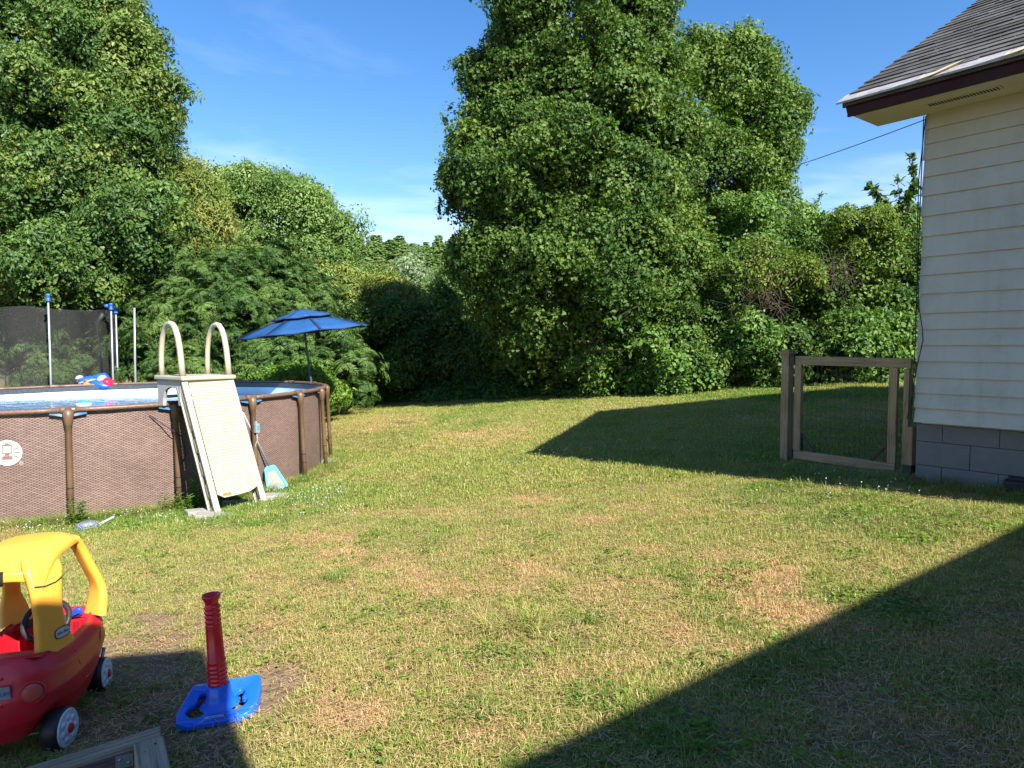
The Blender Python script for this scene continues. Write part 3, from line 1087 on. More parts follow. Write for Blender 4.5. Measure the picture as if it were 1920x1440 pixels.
def protos(kind, n, size, seed=1, **kw):
    key = (kind, n, size, seed, tuple(sorted(kw.items())))
    if key not in PROTO_CACHE:
        rng = np.random.default_rng(seed)
        if kind == 'frond':
            PROTO_CACHE[key] = [frond_spray(n, rng) for _ in range(3)]
        else:
            PROTO_CACHE[key] = [spray(kind, n, size, rng, **kw) for _ in range(3)]
    return PROTO_CACHE[key]


def plant(name, label, cat, base, lobes, mat, leaf, leaf_n, leaf_m, clump_r, sub_r, seed, trunk_r=0.1, group=None, cover=1.0, sub_cover=1.5, fill=0.35, limbs=9, trunk_top=0.62, bark='bark', zmin=None, kw=None):
    """a tree or shrub: tapered trunk with limbs out to the lobes, crown of leaf sprays"""
    rng = np.random.default_rng(seed)
    t = thing(name, base, label, cat, 0, group)
    b = np.array(base)
    P, Nn, T, S, subs = crown_points(lobes, rng, sub_r, clump_r, cover, sub_cover, fill, zmin)
    pr = protos(leaf, leaf_n, leaf_m / clump_r, seed % 3, **(kw or {}))
    rot = euler_from(Nn, rng.uniform(0, 2 * math.pi, len(P)))
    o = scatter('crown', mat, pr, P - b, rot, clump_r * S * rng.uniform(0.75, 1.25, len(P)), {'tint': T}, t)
    o['kind'] = 'stuff'
    # trunk
    top = np.mean([c for c, r in lobes], axis=0)
    zt = b[2] + (max(c[2] + r[2] for c, r in lobes) - b[2]) * trunk_top
    mb = MB()
    axis = []
    for k in range(7):
        f = k / 6
        w = rng.normal(size=2) * trunk_r * 0.5 * (f > 0)
        axis.append(np.array([b[0] + (top[0] - b[0]) * f * 0.8 + w[0], b[1] + (top[1] - b[1]) * f * 0.8 + w[1], b[2] - 0.15 + (zt - b[2]) * f]))
    mb.tube([tuple(p - b) for p in axis], [trunk_r * (1.25 if k == 0 else 1 - 0.75 * k / 6) for k in range(7)], 9)
    order = rng.permutation(len(subs))[:limbs]
    for i in order:
        p = subs[i][0]
        f = np.clip((p[2] - b[2]) / max(zt - b[2], .1) - 0.3, 0.15, 0.92)
        k = int(f * 6)
        q = axis[k] + (axis[min(k + 1, 6)] - axis[k]) * (f * 6 - k)
        m1 = q * 0.6 + p * 0.4 + np.array([0, 0, 0.12 * np.linalg.norm(p - q)]) + rng.normal(size=3) * 0.06
        m2 = q * 0.25 + p * 0.75 + np.array([0, 0, 0.10 * np.linalg.norm(p - q)]) + rng.normal(size=3) * 0.08
        r0 = trunk_r * (1 - 0.75 * f) * 0.5
        mb.tube([tuple(a - b) for a in (q, m1, m2, p)], [r0, r0 * 0.75, r0 * 0.5, r0 * 0.25], 6)
    mb.build('trunk', M[bark], t, fix=False)
    return t


# ------------------------------------------------------------------ the house: an ell with a clapboard wall on block foundation
HX = np.array([0.618, -0.786])      # along the wall, towards the near end
HY = np.array([0.786, 0.618])       # into the house
HW = np.array([3.33, 5.79])         # far corner of the wall
HZ = float(ground(*HW))
HOUSE = thing('house', (HW[0], HW[1], 0), 'cream clapboard house with grey shingle roof on the right', 'house', math.atan2(HX[1], HX[0]))
# local: X along the wall, Y into the house, Z up (world height)
SLOPE = 0.58
wall = MB()
wall.box((2.6, 1.5, 1.97), (5.16, 2.96, 2.86))
wall.box((9.6, -1.0, 1.97), (8.76, 13.5, 2.86))
o = wall.build('wall', M['siding'], HOUSE)
EDGES = [3.392, 3.282, 3.166, 3.04, 2.905, 2.755, 2.594, 2.433, 2.269, 2.123, 1.972, 1.816, 1.686, 1.558, 1.43, 1.299, 1.173, 1.054, 0.936]
WALL = o


def flare(z):
    return 0.012 + 0.055 * max(0.0, (1.75 - z) / 0.85) ** 1.3


for i in range(len(EDGES) - 1):
    zt, zb = EDGES[i] + 0.012, EDGES[i + 1]
    ft, fb = flare(zt) - 0.004, flare(zb) + 0.014
    j = rnd.uniform(-0.006, 0.008)
    tl = rnd.uniform(-0.0025, 0.0025)
    end = 4.72
    mb = MB()
    x0 = -0.012 + j
    P = [(x0, -ft, zt), (end, -ft, zt + tl), (end, -fb, zb + tl), (x0, -fb, zb), (x0, -ft + 0.012, zt), (end, -ft + 0.012, zt), (end, -fb + 0.013, zb + tl), (x0, -fb + 0.013, zb)]
    mb.add(P, [(0, 1, 2, 3), (7, 6, 5, 4), (0, 3, 7, 4), (1, 5, 6, 2), (3, 2, 6, 7), (0, 4, 5, 1)])
    mb.build('siding_board', M['siding'], WALL)
# boards of the main house front, behind the camera
mb = MB()
for i in range(18):
    zb = 0.94 + i * 0.137
    for (ya, yb) in ((-7.7, 0.0),):
        mb.add([(5.215, ya, zb + .145), (5.215, yb, zb + .145), (5.195, yb, zb), (5.195, ya, zb)], [(0, 1, 2, 3)])
o = mb.build('siding_field', M['siding'], WALL, fix=False)
o['kind'] = 'stuff'

fd = MB()
fd.box((2.58, 1.52, 0.40), (5.10, 2.92, 1.06))
fd.box((9.55, -1.0, 0.30), (8.70, 13.4, 1.26))
FOUND = fd.build('foundation', M['mortar'], HOUSE)
z0 = 0.925
rows = [0.055 + 0.03, 0.195, 0.195]
zt = 0.915
for r, hgt in enumerate((0.14, 0.195, 0.195, 0.12)):
    x = -0.008 - (0.2 if r % 2 == 0 else 0.0)
    while x < 4.6:
        xa = max(x, -0.008)
        xb = min(x + 0.395, 4.65)
        if xb - xa > 0.05:
            mb = MB()
            mb.box(((xa + xb) / 2, 0.045 + rnd.uniform(-.002, .002), zt - hgt / 2 + 0.003), (xb - xa - 0.0035, 0.11, hgt - 0.004))
            mb.build('concrete_block', M['block'], FOUND, bevel=0.002)
        x += 0.395
    zt -= hgt
# soffit, fascia and boxed return
EO, RO = 0.48, 0.39
ZS = 3.405
sf = MB()
sf.box((2.10, -EO / 2 + 0.012, ZS + 0.008), (4.98, EO - 0.03, 0.016))
sf.add([(-RO, -EO, ZS), (-RO, 0.0, ZS), (-RO, 0.0, ZS + SLOPE * EO + .06), (-RO, -EO, ZS + .09)], [(0, 1, 2, 3)])
sf.add([(-RO, 0.002, ZS), (-0.0, 0.002, ZS), (-0.0, 0.002, ZS + .34), (-RO, 0.002, ZS + .34)], [(0, 1, 2, 3)])
SOFF = sf.build('soffit', M['soffit'], HOUSE)
vt = MB()
vt.box((0.34, -0.245, ZS - 0.004), (0.50, 0.085, 0.006))
vo = vt.build('soffit_vent', M['soffit'], SOFF)
vs = MB()
for k in range(22):
    vs.box((0.115 + k * 0.0215, -0.245, ZS - 0.0085), (0.009, 0.062, 0.004))
vs.build('vent_slot', M['black'], SOFF)
fa = MB()
fa.box((2.15, -EO - 0.011, ZS + 0.035), (5.10, 0.022, 0.105))
fa.box((2.14, -EO - 0.033, ZS + 0.075), (5.14, 0.022, 0.035))
# rake board up the gable
LR = 3.45
yr = 2.93
fa.bar((-RO - 0.012, -EO - 0.02, ZS + 0.055), (-RO - 0.012, yr, ZS + 0.055 + SLOPE * (yr + EO)), 0.022, 0.13)
fa.build('fascia', M['maroon'], HOUSE)

# roof deck and shingles
ROOF0 = (ZS + 0.105)


def roof_z(y):
    return ROOF0 + SLOPE * (y + EO + 0.05)


RIDGE_Y = 2.92
cs = math.cos(math.atan(SLOPE))
rf = MB()
ye, zt_ = -EO - 0.05, -0.012
prof = [(-EO - 0.05, roof_z(-EO - .05) - 0.012), (RIDGE_Y, roof_z(RIDGE_Y) - 0.012), (2 * RIDGE_Y + EO, roof_z(-EO) - 0.012), (2 * RIDGE_Y + EO, roof_z(-EO) - 0.05), (RIDGE_Y, roof_z(RIDGE_Y) - 0.06), (-EO - 0.05, roof_z(-EO - .05) - 0.045)]
rf.prism(prof, 5.6, (-RO - 0.03, 0, 0), ((0, 1, 0), (0, 0, 1), (1, 0, 0)))
# main house roof: its eave runs along local Y at X = 4.76
ex = 4.76
mz = 3.51
mp_ = [(ex, mz), (ex + 5.0, mz + 0.58 * 5.0), (ex + 10, mz), (ex + 10, mz - .06), (ex + 5, mz + 0.58 * 5 - .07), (ex, mz - .06)]
rf.prism([(a, b) for a, b in mp_], 14.0, (0, -8.0, 0), ((1, 0, 0), (0, 0, 1), (0, 1, 0)))
# unseen porch roof, pitch and skew shaped so its shadow falls by the car
py0, prg = -5.25, 1.2
pz = 3.50
prg = 0.38
pw = 2.3
pp = [(py0, pz), (py0 - prg, pz + 0.57 * prg), (py0 - pw, pz - .06), (py0 - pw, pz - .11), (py0 - prg, pz + 0.57 * prg - .06), (py0, pz - .05)]
rf.prism(pp, 2.6, (2.83, 0, 0), ((0, 1, 0), (0, 0, 1), (1, -0.136, 0)))
ROOF = rf.build('roof', M['shingle2'], HOUSE)
ax_sl = Vector((0, 1, SLOPE)).normalized()
ax_n = Vector((0, -SLOPE, 1)).normalized()
EXPO = 0.148
ncourse = int((RIDGE_Y + EO + 0.0) / cs / EXPO)
shing = {}
for c in range(ncourse):
    s0 = 0.135 + c * EXPO
    x = -RO - 0.035 - (c % 2) * 0.16 - rnd.uniform(0, 0.06)
    first = True
    while x < 1.75:
        w = rnd.choice((0.28, 0.30, 0.32, 0.34))
        xa = max(x, -RO - 0.04 + rnd.uniform(-0.008, 0.012)) if first else x
        xb = x + w
        if xb - xa > 0.06:
            d = rnd.uniform(0, 0.008)
            s1 = s0 + EXPO + 0.05
            base = Vector((0, -EO - 0.05, roof_z(-EO - 0.05)))
            q = lambda X, s, h: base + Vector((X, 0, 0)) + ax_sl * s + ax_n * h
            lo = s0 + rnd.uniform(-0.012, 0.010)
            h0 = 0.013 + d
            mb = MB()
            P = [q(xa, lo, h0), q(xb - .004, lo + rnd.uniform(-.003, .003), h0), q(xb - .004, s1, 0.004), q(xa, s1, 0.004), q(xa, lo, h0 - .009), q(xb - .004, lo, h0 - .009), q(xb - .004, s1, -.002), q(xa, s1, -.002)]
            mb.add(P, [(0, 1, 2, 3), (4, 7, 6, 5), (0, 4, 5, 1), (1, 5, 6, 2), (3, 2, 6, 7), (0, 3, 7, 4)])
            mb.build('shingle', M['shingle'] if rnd.random() < 0.62 else M['shingle2'], ROOF)
            first = False
        x += w
mb = MB()
for c in range(ncourse):
    s0 = 0.135 + c * EXPO
    base = Vector((0, -EO - 0.05, roof_z(-EO - 0.05)))
    q = lambda X, s, h: base + Vector((X, 0, 0)) + ax_sl * s + ax_n * h
    mb.add([q(1.95, s0, .013), q(5.2, s0, .013), q(5.2, s0 + EXPO + .03, .004), q(1.95, s0 + EXPO + .03, .004)], [(0, 1, 2, 3)])
o = mb.build('shingle_field', M['shingle'], ROOF, fix=False)
o['kind'] = 'stuff'
# eave flashing in lapped lengths, pale raw wood showing where it is bent up
base = Vector((0, -EO - 0.05, roof_z(-EO - 0.05)))
q = lambda X, s, h: base + Vector((X, 0, 0)) + ax_sl * s + ax_n * h
xs_ = [-RO - 0.075, 0.155, 0.70, 1.35, 2.1]
for k in range(4):
    xa, xb = xs_[k], xs_[k + 1] - 0.004
    mb = MB()
    n = 7
    V = []
    for i in range(n):
        f = i / (n - 1)
        X = xa + (xb - xa) * f
        l1 = 0.004 + 0.020 * max(0, f - 0.72) / 0.28 * (k < 2)
        V += [q(X, -0.03, 0.006 + l1 * .4), q(X, 0.165, 0.010), q(X, -0.034, -0.008), q(X, 0.165, 0.004)]
    F = []
    for i in range(n - 1):
        a, b = i * 4, i * 4 + 4
        F += [(a, b, b + 1, a + 1), (a + 2, b + 2, b, a), (a + 1, b + 1, b + 3, a + 3), (a + 2, a + 3, b + 3, b + 2)]
    F += [(0, 1, 3, 2), ((n - 1) * 4, (n - 1) * 4 + 2, (n - 1) * 4 + 3, (n - 1) * 4 + 1)]
    mb.add(V, F)
    mb.build('flashing_strip', M['flashing'], ROOF)
for xw in (0.155, 0.70, 1.35):
    mb = MB()
    V = [q(xw - .010, -0.040, 0.016), q(xw + .105, -0.038, 0.024), q(xw + 0.255, 0.150, 0.030), q(xw + 0.15, 0.155, 0.020),
         q(xw - .008, -0.036, -0.004), q(xw + .035, -0.034, -0.004), q(xw + 0.235, 0.155, 0.009), q(xw + 0.16, 0.160, 0.009)]
    mb.add(V, [(0, 1, 2, 3), (4, 7, 6, 5), (0, 4, 5, 1), (1, 5, 6, 2), (2, 6, 7, 3), (3, 7, 4, 0)])
    mb.build('wood_shim', M['rawwood'], ROOF, bevel=0.002)
# porch deck and posts, behind the camera
mb = MB()
mb.box((4.0, py0 - pw / 2, 0.30), (2.2, pw - .1, 0.10))
for yy in (py0 - 0.22, py0 - pw + 0.22):
    mb.box((3.0, yy, 1.72), (0.11, 0.11, 3.48))
mb.build('porch', M['bedwood'], HOUSE)
mb = MB()
mb.prism([(py0 - .06, pz - .04), (py0 - prg, pz + 0.57 * prg - .07), (py0 - pw + .06, pz - .10)], 0.02, (2.9, 0, 0), ((0, 1, 0), (0, 0, 1), (1, 0, 0)))
mb.build('porch_gable', M['siding'], HOUSE)

# cables down the corner of the house
def cable(name, pts, r, label, n=6, group=None):
    base = Vector(pts[0])
    mb = MB()
    mb.tube([tuple(Vector(p) - base) for p in pts], r, n)
    o = mb.build(name, M['cable'], None, fix=False)
    o.location = base
    return tag(o, label, 'cable', group)


def hl(x, y, z):
    p = HW + HX * x + HY * y
    return (p[0], p[1], z)


pts = [hl(-0.015, -0.03, 3.39), hl(-0.018, -0.034, 3.0), hl(-0.022, -0.036, 2.5), hl(-0.028, -0.036, 2.0), hl(-0.026, -0.04, 1.75), hl(-0.022, -0.045, 1.6), hl(-0.02, -0.06, 1.45), hl(-0.02, -0.075, 1.2), hl(-0.02, -0.09, 0.95)]
cable('cable', pts, 0.0042, 'thin black cable hanging straight down the corner of the cream wall')
pts = [hl(0.0, -0.03, 3.39), hl(-0.035, -0.04, 2.9), hl(-0.03, -0.05, 2.3), hl(0.0, -0.05, 1.86), hl(0.03, -0.055, 1.70), hl(0.045, -0.07, 1.60), hl(0.03, -0.078, 1.5), hl(0.012, -0.088, 1.38), hl(-0.012, -0.10, 1.15), hl(-0.035, -0.125, 0.96)]
cable('cable', pts, 0.0038, 'thin black cable pinned on the lower clapboards of the cream wall')

# ------------------------------------------------------------------ overhead service wires, hung to the house
def wire(a, b, sag, label, r):
    a, b = Vector(a), Vector(b)
    pts = [a.lerp(b, k / 16) - Vector((0, 0, sag * 4 * (k / 16) * (1 - k / 16))) for k in range(17)]
    cable('utility_wire', pts, r, label, 5, 'utility wires behind the trees')


wire(at(1380, 345, 30), at(1960, 135, 17), 0.15, 'highest black utility wire between big maple and house eave', 0.014)
wire(at(1400, 430, 34), at(1960, 308, 20), 0.15, 'thin utility wire crossing behind the bare sapling top', 0.015)
wire(at(1560, 438, 34), at(1960, 315, 20), 0.1, 'utility wire low over the shrubs beside house corner', 0.016)
wire(at(1560, 470, 34), at(1960, 375, 20), 0.1, 'lowest utility wire just over the vine covered shrub', 0.012)

# ------------------------------------------------------------------ trees and shrubs
def gb(px, depth):
    p = at(px, 700, depth)
    return (p[0], p[1], float(ground(p[0], p[1])))


def two(*a):
    return list(a)


# big maple in the middle
plant('maple_tree', 'tall dark green maple tree in the middle with full crown', 'tree', gb(1125, 17.3),
      [LB(1080, 330, 17.3, 190, 240, 200), LB(1090, 60, 17.3, 135, 130, 140), LB(965, 180, 17.0, 74, 86), LB(940, 330, 16.8, 88, 96), LB(920, 480, 16.6, 66, 76), LB(870, 385, 16.8, 34, 24), LB(885, 140, 17.0, 24, 24), LB(850, 330, 16.8, 20, 18),
       LB(1010, 520, 16.2, 120, 120), LB(1180, 520, 16.2, 150, 140), LB(1215, 320, 17.0, 100, 150), LB(1172, 115, 17.2, 66, 120), LB(1222, 60, 17.2, 20, 40), LB(1090, 640, 16.6, 130, 60), LB(1000, 90, 17.2, 60, 90)],
      M['maple'], 'maple', 26, 0.074, 0.23, 0.50, 21, 0.27, cover=1.0, sub_cover=1.7, fill=0.35, limbs=14, trunk_top=0.8)
plant('maple_tree', 'narrower maple crown rising right behind the big maple', 'tree', gb(1375, 20.5),
      [LB(1388, 165, 20.5, 66, 84), LB(1335, 115, 20.5, 46, 46), LB(1410, 105, 20.5, 40, 40), LB(1445, 225, 20.5, 40, 70), LB(1405, 320, 20.5, 80, 95), LB(1330, 360, 20.5, 90, 130), LB(1458, 330, 20.5, 30, 60), LB(1478, 280, 20.5, 14, 16), LB(1445, 140, 20.5, 20, 24)],
      M['maple2'], 'maple', 26, 0.080, 0.25, 0.54, 22, 0.22, fill=0.3, limbs=10, trunk_top=0.8)
# oak at the left
plant('oak_tree', 'tall oak tree with yellowish green leaves at far left', 'tree', gb(60, 19.5),
      [LB(80, 180, 19.5, 200, 170, 200), LB(120, 20, 19.5, 130, 90), LB(-60, 300, 19.0, 160, 200), LB(215, 130, 19.2, 75, 60), LB(255, 190, 19.2, 70, 75), LB(215, 310, 18.6, 105, 95), LB(290, 250, 19.2, 36, 50),
       LB(80, 350, 18.0, 120, 80), LB(240, 430, 18.2, 110, 80), LB(60, 500, 17.4, 120, 60), LB(170, 520, 17.6, 90, 60), LB(-40, 80, 19.5, 120, 110), LB(250, 60, 19.3, 26, 30), LB(275, 90, 19.3, 26, 26)],
      M['oak'], 'oak', 26, 0.100, 0.25, 0.50, 23, 0.30, fill=0.22, limbs=14, trunk_top=0.75, sub_cover=1.5)
plant('ash_tree', 'yellow green tree leaning out beside the oak', 'tree', gb(365, 20.5),
      [LB(355, 390, 20.5, 60, 62), LB(325, 460, 20.0, 60, 70), LB(395, 460, 20.0, 46, 90), LB(310, 340, 20.5, 36, 40), LB(370, 335, 20.5, 16, 20), LB(420, 520, 20, 60, 60)],
      M['olive'], 'narrow', 32, 0.11, 0.30, 0.55, 24, 0.12, fill=0.3, limbs=8)
plant('cherry_tree', 'broad round pale green tree left of the sky gap', 'tree', gb(520, 26),
      [LB(470, 430, 26, 85, 105), LB(540, 425, 26, 80, 88), LB(600, 470, 26, 56, 82), LB(520, 520, 25.5, 130, 100), LB(410, 400, 26, 30, 60), LB(450, 345, 26, 13, 20), LB(425, 335, 26, 10, 16), LB(490, 345, 26, 12, 18), LB(540, 350, 26, 12, 18), LB(575, 355, 26, 12, 20), LB(600, 385, 26, 12, 18), LB(640, 440, 26, 14, 24), LB(625, 520, 25, 40, 60), LB(560, 600, 24, 110, 60), LB(440, 560, 24, 80, 70)],
      M['pale'], 'ovate', 30, 0.105, 0.32, 0.52, 25, 0.16, fill=0.3, limbs=10, kw={'upness': 0.5, 'dome': 0.9})
plant('leafy_bush', 'dark bush filling the shade under the oak at far left', 'bush', gb(40, 22), [LB(30, 520, 22, 160, 110), LB(-60, 600, 22, 120, 90), LB(150, 560, 22, 90, 90)],
      M['shrub'], 'ovate', 24, 0.11, 0.34, 0.6, 66, 0.08, fill=0.4, limbs=6)
# sumac thicket behind the pool
SUM = [(150, 600, 19.0, 90, 90, 'sumac shrub behind the trampoline netting'), (255, 590, 18.6, 62, 92, 'sumac shrub behind the pole without a cap'), (345, 560, 18.4, 75, 85, 'sumac shrub with reddish seed head behind the pool steps'),
       (430, 600, 18.0, 75, 110, 'sumac shrub between the pool steps and the blue umbrella'), (510, 560, 18.6, 70, 80, 'tall sumac shrub rising behind the blue umbrella canopy'),
       (570, 600, 19.4, 75, 80, 'sumac shrub above the right end of the blue umbrella'), (615, 670, 18.0, 66, 66, 'sumac shrub right of the blue umbrella pole'), (510, 680, 17.2, 80, 50, 'low sumac shrub under the blue umbrella'),
       (330, 670, 17.6, 90, 60, 'low sumac shrub framed by the pool step handrails'), (60, 650, 18.4, 90, 70, 'low sumac shrub at the left edge behind dark netting')]
for i, (px, py, d, rx, ry, lab) in enumerate(SUM):
    plant('sumac_shrub', lab, 'shrub', gb(px, d), [LB(px, py + ry * .1, d, rx * .85, ry * .85), LB(px + 20, py + ry * .6, d - .3, rx * .9, ry * .7), LB(px - rx * .5, py - ry * .5, d + .2, rx * .4, ry * .45), LB(px + rx * .5, py - ry * .35, d - .3, rx * .4, ry * .4), LB(px, py - ry * .8, d, rx * .32, ry * .4)],
          M['sumac'], 'frond', 7, 0.3, 0.33, 0.42, 40 + i, 0.05, group='sumac shrubs behind the pool', cover=0.75, fill=0.3, limbs=6)
plant('leafy_bush', 'bright lime green low bush right behind the pool', 'bush', gb(590, 16.0), [LB(560, 718, 16.0, 70, 26), LB(615, 735, 16.0, 36, 24), LB(520, 715, 16.4, 50, 20)],
      M['lime'], 'ovate', 24, 0.085, 0.18, 0.30, 61, 0.03, fill=0.4, limbs=5)
plant('leafy_bush', 'yellow green bush below the sky gap', 'bush', gb(690, 25), [LB(690, 560, 25, 56, 44), LB(650, 560, 24.5, 50, 56), LB(740, 590, 24.5, 60, 44)],
      M['olive'], 'ovate', 28, 0.11, 0.34, 0.55, 62, 0.08, fill=0.3, limbs=6)
plant('willow_shrub', 'silvery grey green shrub standing in front of the pines', 'shrub', gb(768, 29), [LB(768, 545, 29, 36, 38), LB(800, 580, 29, 40, 36)],
      M['silver'], 'narrow', 40, 0.16, 0.50, 0.65, 63, 0.08, fill=0.3, limbs=6)
plant('leafy_bush', 'pale green bush between silvery shrub and big maple', 'bush', gb(835, 26), [LB(835, 580, 26, 36, 50), LB(860, 540, 26, 30, 40)],
      M['pale'], 'ovate', 28, 0.11, 0.34, 0.55, 64, 0.07, fill=0.3, limbs=5)
def ragged(px, py, d, rx, ry, seed):
    r = random.Random(seed)
    out = [LB(px, py + ry * .15, d, rx * .72, ry * .70), LB(px + rx * .1, py + ry * .6, d - .3, rx * .9, ry * .5)]
    for k in range(8):
        a = r.uniform(-0.35, math.pi + 0.35)
        q = r.uniform(.55, .95)
        out.append(LB(px + math.cos(a) * rx * q, py - math.sin(a) * ry * q, d + r.uniform(-.7, .4), rx * r.uniform(.16, .42), ry * r.uniform(.16, .38)))
    return out


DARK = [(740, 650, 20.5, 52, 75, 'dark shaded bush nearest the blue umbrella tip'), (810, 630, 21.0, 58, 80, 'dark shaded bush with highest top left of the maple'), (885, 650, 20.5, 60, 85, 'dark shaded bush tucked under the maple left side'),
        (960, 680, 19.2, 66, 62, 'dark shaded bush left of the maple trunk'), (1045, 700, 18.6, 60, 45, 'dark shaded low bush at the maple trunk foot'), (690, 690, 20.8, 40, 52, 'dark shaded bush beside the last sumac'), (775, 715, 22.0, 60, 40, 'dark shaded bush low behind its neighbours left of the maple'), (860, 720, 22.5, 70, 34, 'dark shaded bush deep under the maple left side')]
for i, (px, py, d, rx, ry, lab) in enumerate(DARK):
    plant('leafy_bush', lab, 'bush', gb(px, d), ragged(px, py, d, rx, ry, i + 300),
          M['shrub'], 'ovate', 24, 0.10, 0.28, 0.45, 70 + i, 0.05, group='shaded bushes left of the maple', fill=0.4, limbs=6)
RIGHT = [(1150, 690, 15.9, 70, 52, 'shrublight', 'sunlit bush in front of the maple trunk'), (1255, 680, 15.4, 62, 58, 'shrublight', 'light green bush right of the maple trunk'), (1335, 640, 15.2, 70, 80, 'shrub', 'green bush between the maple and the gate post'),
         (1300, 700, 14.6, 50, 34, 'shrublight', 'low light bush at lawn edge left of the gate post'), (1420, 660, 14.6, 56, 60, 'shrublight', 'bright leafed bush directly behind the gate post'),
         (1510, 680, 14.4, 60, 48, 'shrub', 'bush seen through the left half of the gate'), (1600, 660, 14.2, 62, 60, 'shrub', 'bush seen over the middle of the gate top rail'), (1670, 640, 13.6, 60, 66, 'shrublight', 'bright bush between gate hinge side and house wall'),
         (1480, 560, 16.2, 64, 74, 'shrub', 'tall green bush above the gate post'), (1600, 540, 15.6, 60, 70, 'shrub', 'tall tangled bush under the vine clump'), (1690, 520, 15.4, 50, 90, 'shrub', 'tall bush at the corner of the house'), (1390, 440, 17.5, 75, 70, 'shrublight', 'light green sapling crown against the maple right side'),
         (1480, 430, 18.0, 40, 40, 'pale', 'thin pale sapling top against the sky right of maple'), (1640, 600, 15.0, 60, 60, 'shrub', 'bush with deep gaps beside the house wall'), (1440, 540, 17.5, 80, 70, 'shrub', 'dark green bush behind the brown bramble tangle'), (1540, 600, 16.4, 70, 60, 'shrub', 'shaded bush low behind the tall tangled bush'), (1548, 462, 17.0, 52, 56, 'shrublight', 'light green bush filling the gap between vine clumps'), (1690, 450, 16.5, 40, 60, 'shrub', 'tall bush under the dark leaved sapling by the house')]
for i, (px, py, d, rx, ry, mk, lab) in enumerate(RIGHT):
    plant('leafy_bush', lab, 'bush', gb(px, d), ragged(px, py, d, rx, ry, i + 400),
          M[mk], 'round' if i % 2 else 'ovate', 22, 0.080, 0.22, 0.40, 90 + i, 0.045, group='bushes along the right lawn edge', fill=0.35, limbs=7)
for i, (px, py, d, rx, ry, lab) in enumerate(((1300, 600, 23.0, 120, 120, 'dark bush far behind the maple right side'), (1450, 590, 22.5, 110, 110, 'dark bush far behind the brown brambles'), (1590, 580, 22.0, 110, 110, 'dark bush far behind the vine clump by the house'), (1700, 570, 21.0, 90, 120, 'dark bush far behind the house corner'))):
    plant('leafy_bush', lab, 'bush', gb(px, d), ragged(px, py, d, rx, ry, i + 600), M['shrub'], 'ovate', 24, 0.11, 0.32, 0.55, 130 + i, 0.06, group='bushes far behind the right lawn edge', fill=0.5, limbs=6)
plant('vine_shrub', 'yellow green vine clump topping the shrubs near the house', 'shrub', gb(1625, 15.2), ragged(1640, 450, 15.2, 50, 58, 501) + ragged(1590, 440, 15.3, 44, 40, 502),
      M['vine'], 'ovate', 26, 0.068, 0.20, 0.34, 120, 0.04, fill=0.35, limbs=6)
plant('vine_shrub', 'yellowish vine clump over brown brambles right of maple', 'shrub', gb(1440, 15.4), ragged(1425, 500, 15.0, 56, 36, 503) + ragged(1490, 520, 15.0, 44, 30, 504),
      M['vine'], 'ovate', 26, 0.066, 0.20, 0.32, 121, 0.04, fill=0.3, limbs=5)


def bramble(px, py, d, rx, ry, n, lab, seed):
    rng = np.random.default_rng(seed)
    b = gb(px, d)
    c = at(px, py, d)
    s = d / FPX
    mb = MB()
    for _ in range(n):
        a = c + unit(1, rng)[0] * np.array([rx, rx, ry]) * s * rng.uniform(.2, .9)
        e = a + np.array([rng.normal() * .3, rng.normal() * .3, rng.normal() * .35])
        m = (a + e) / 2 + rng.normal(size=3) * 0.08
        mb.tube([tuple(p - np.array(b)) for p in (a, m, e)], [0.006, 0.005, 0.003], 3, cap=False)
    o = mb.build('bramble', M['twig'], None, fix=False)
    o.location = b
    tag(o, lab, 'bramble', 'dead brambles among the shrubs')


bramble(1425, 555, 14.5, 56, 76, 170, 'brown leafless bramble tangle below the yellowish vine clump', 5)
bramble(1570, 510, 14.6, 64, 44, 100, 'grey brown bramble tangle beside the vine clump near house', 6)
bramble(1560, 700, 13.9, 60, 26, 120, 'dead bramble stems low behind the gate', 7)


def sapling(base, tips, lab, seed, mat, lr=0.11):
    """a slender young tree: bare stems with leaves along them"""
    rng = np.random.default_rng(seed)
    t = thing('sapling', base, lab, 'sapling')
    b = np.array(base)
    mb = MB()
    V, F = [], []
    for (knots, n) in tips:
        K = [np.array(k) for k in knots]
        mb.tube([tuple(p - b) for p in K], [0.03 * (1 - .8 * i / (len(K) - 1)) for i in range(len(K))], 5)
        for i in range(n):
            f = rng.uniform(0.25, 1.0) * (len(K) - 1)
            k = min(int(f), len(K) - 2)
            p = K[k] + (K[k + 1] - K[k]) * (f - k)
            lv, lf = leaf_shape('ovate')
            put(V, F, lv, lf, p - b + rng.normal(size=3) * 0.03, rng.normal(size=3) + np.array([0, 0, -.2]), np.array([0.3, -.5, .8]) + rng.normal(size=3) * .4, lr * rng.uniform(.7, 1.2))
    mb.build('trunk', M['bark'], t, fix=False)
    mc = MB()
    mc.add(V, F)
    o = mc.build('crown', M[mat], t, fix=False)
    o['kind'] = 'stuff'


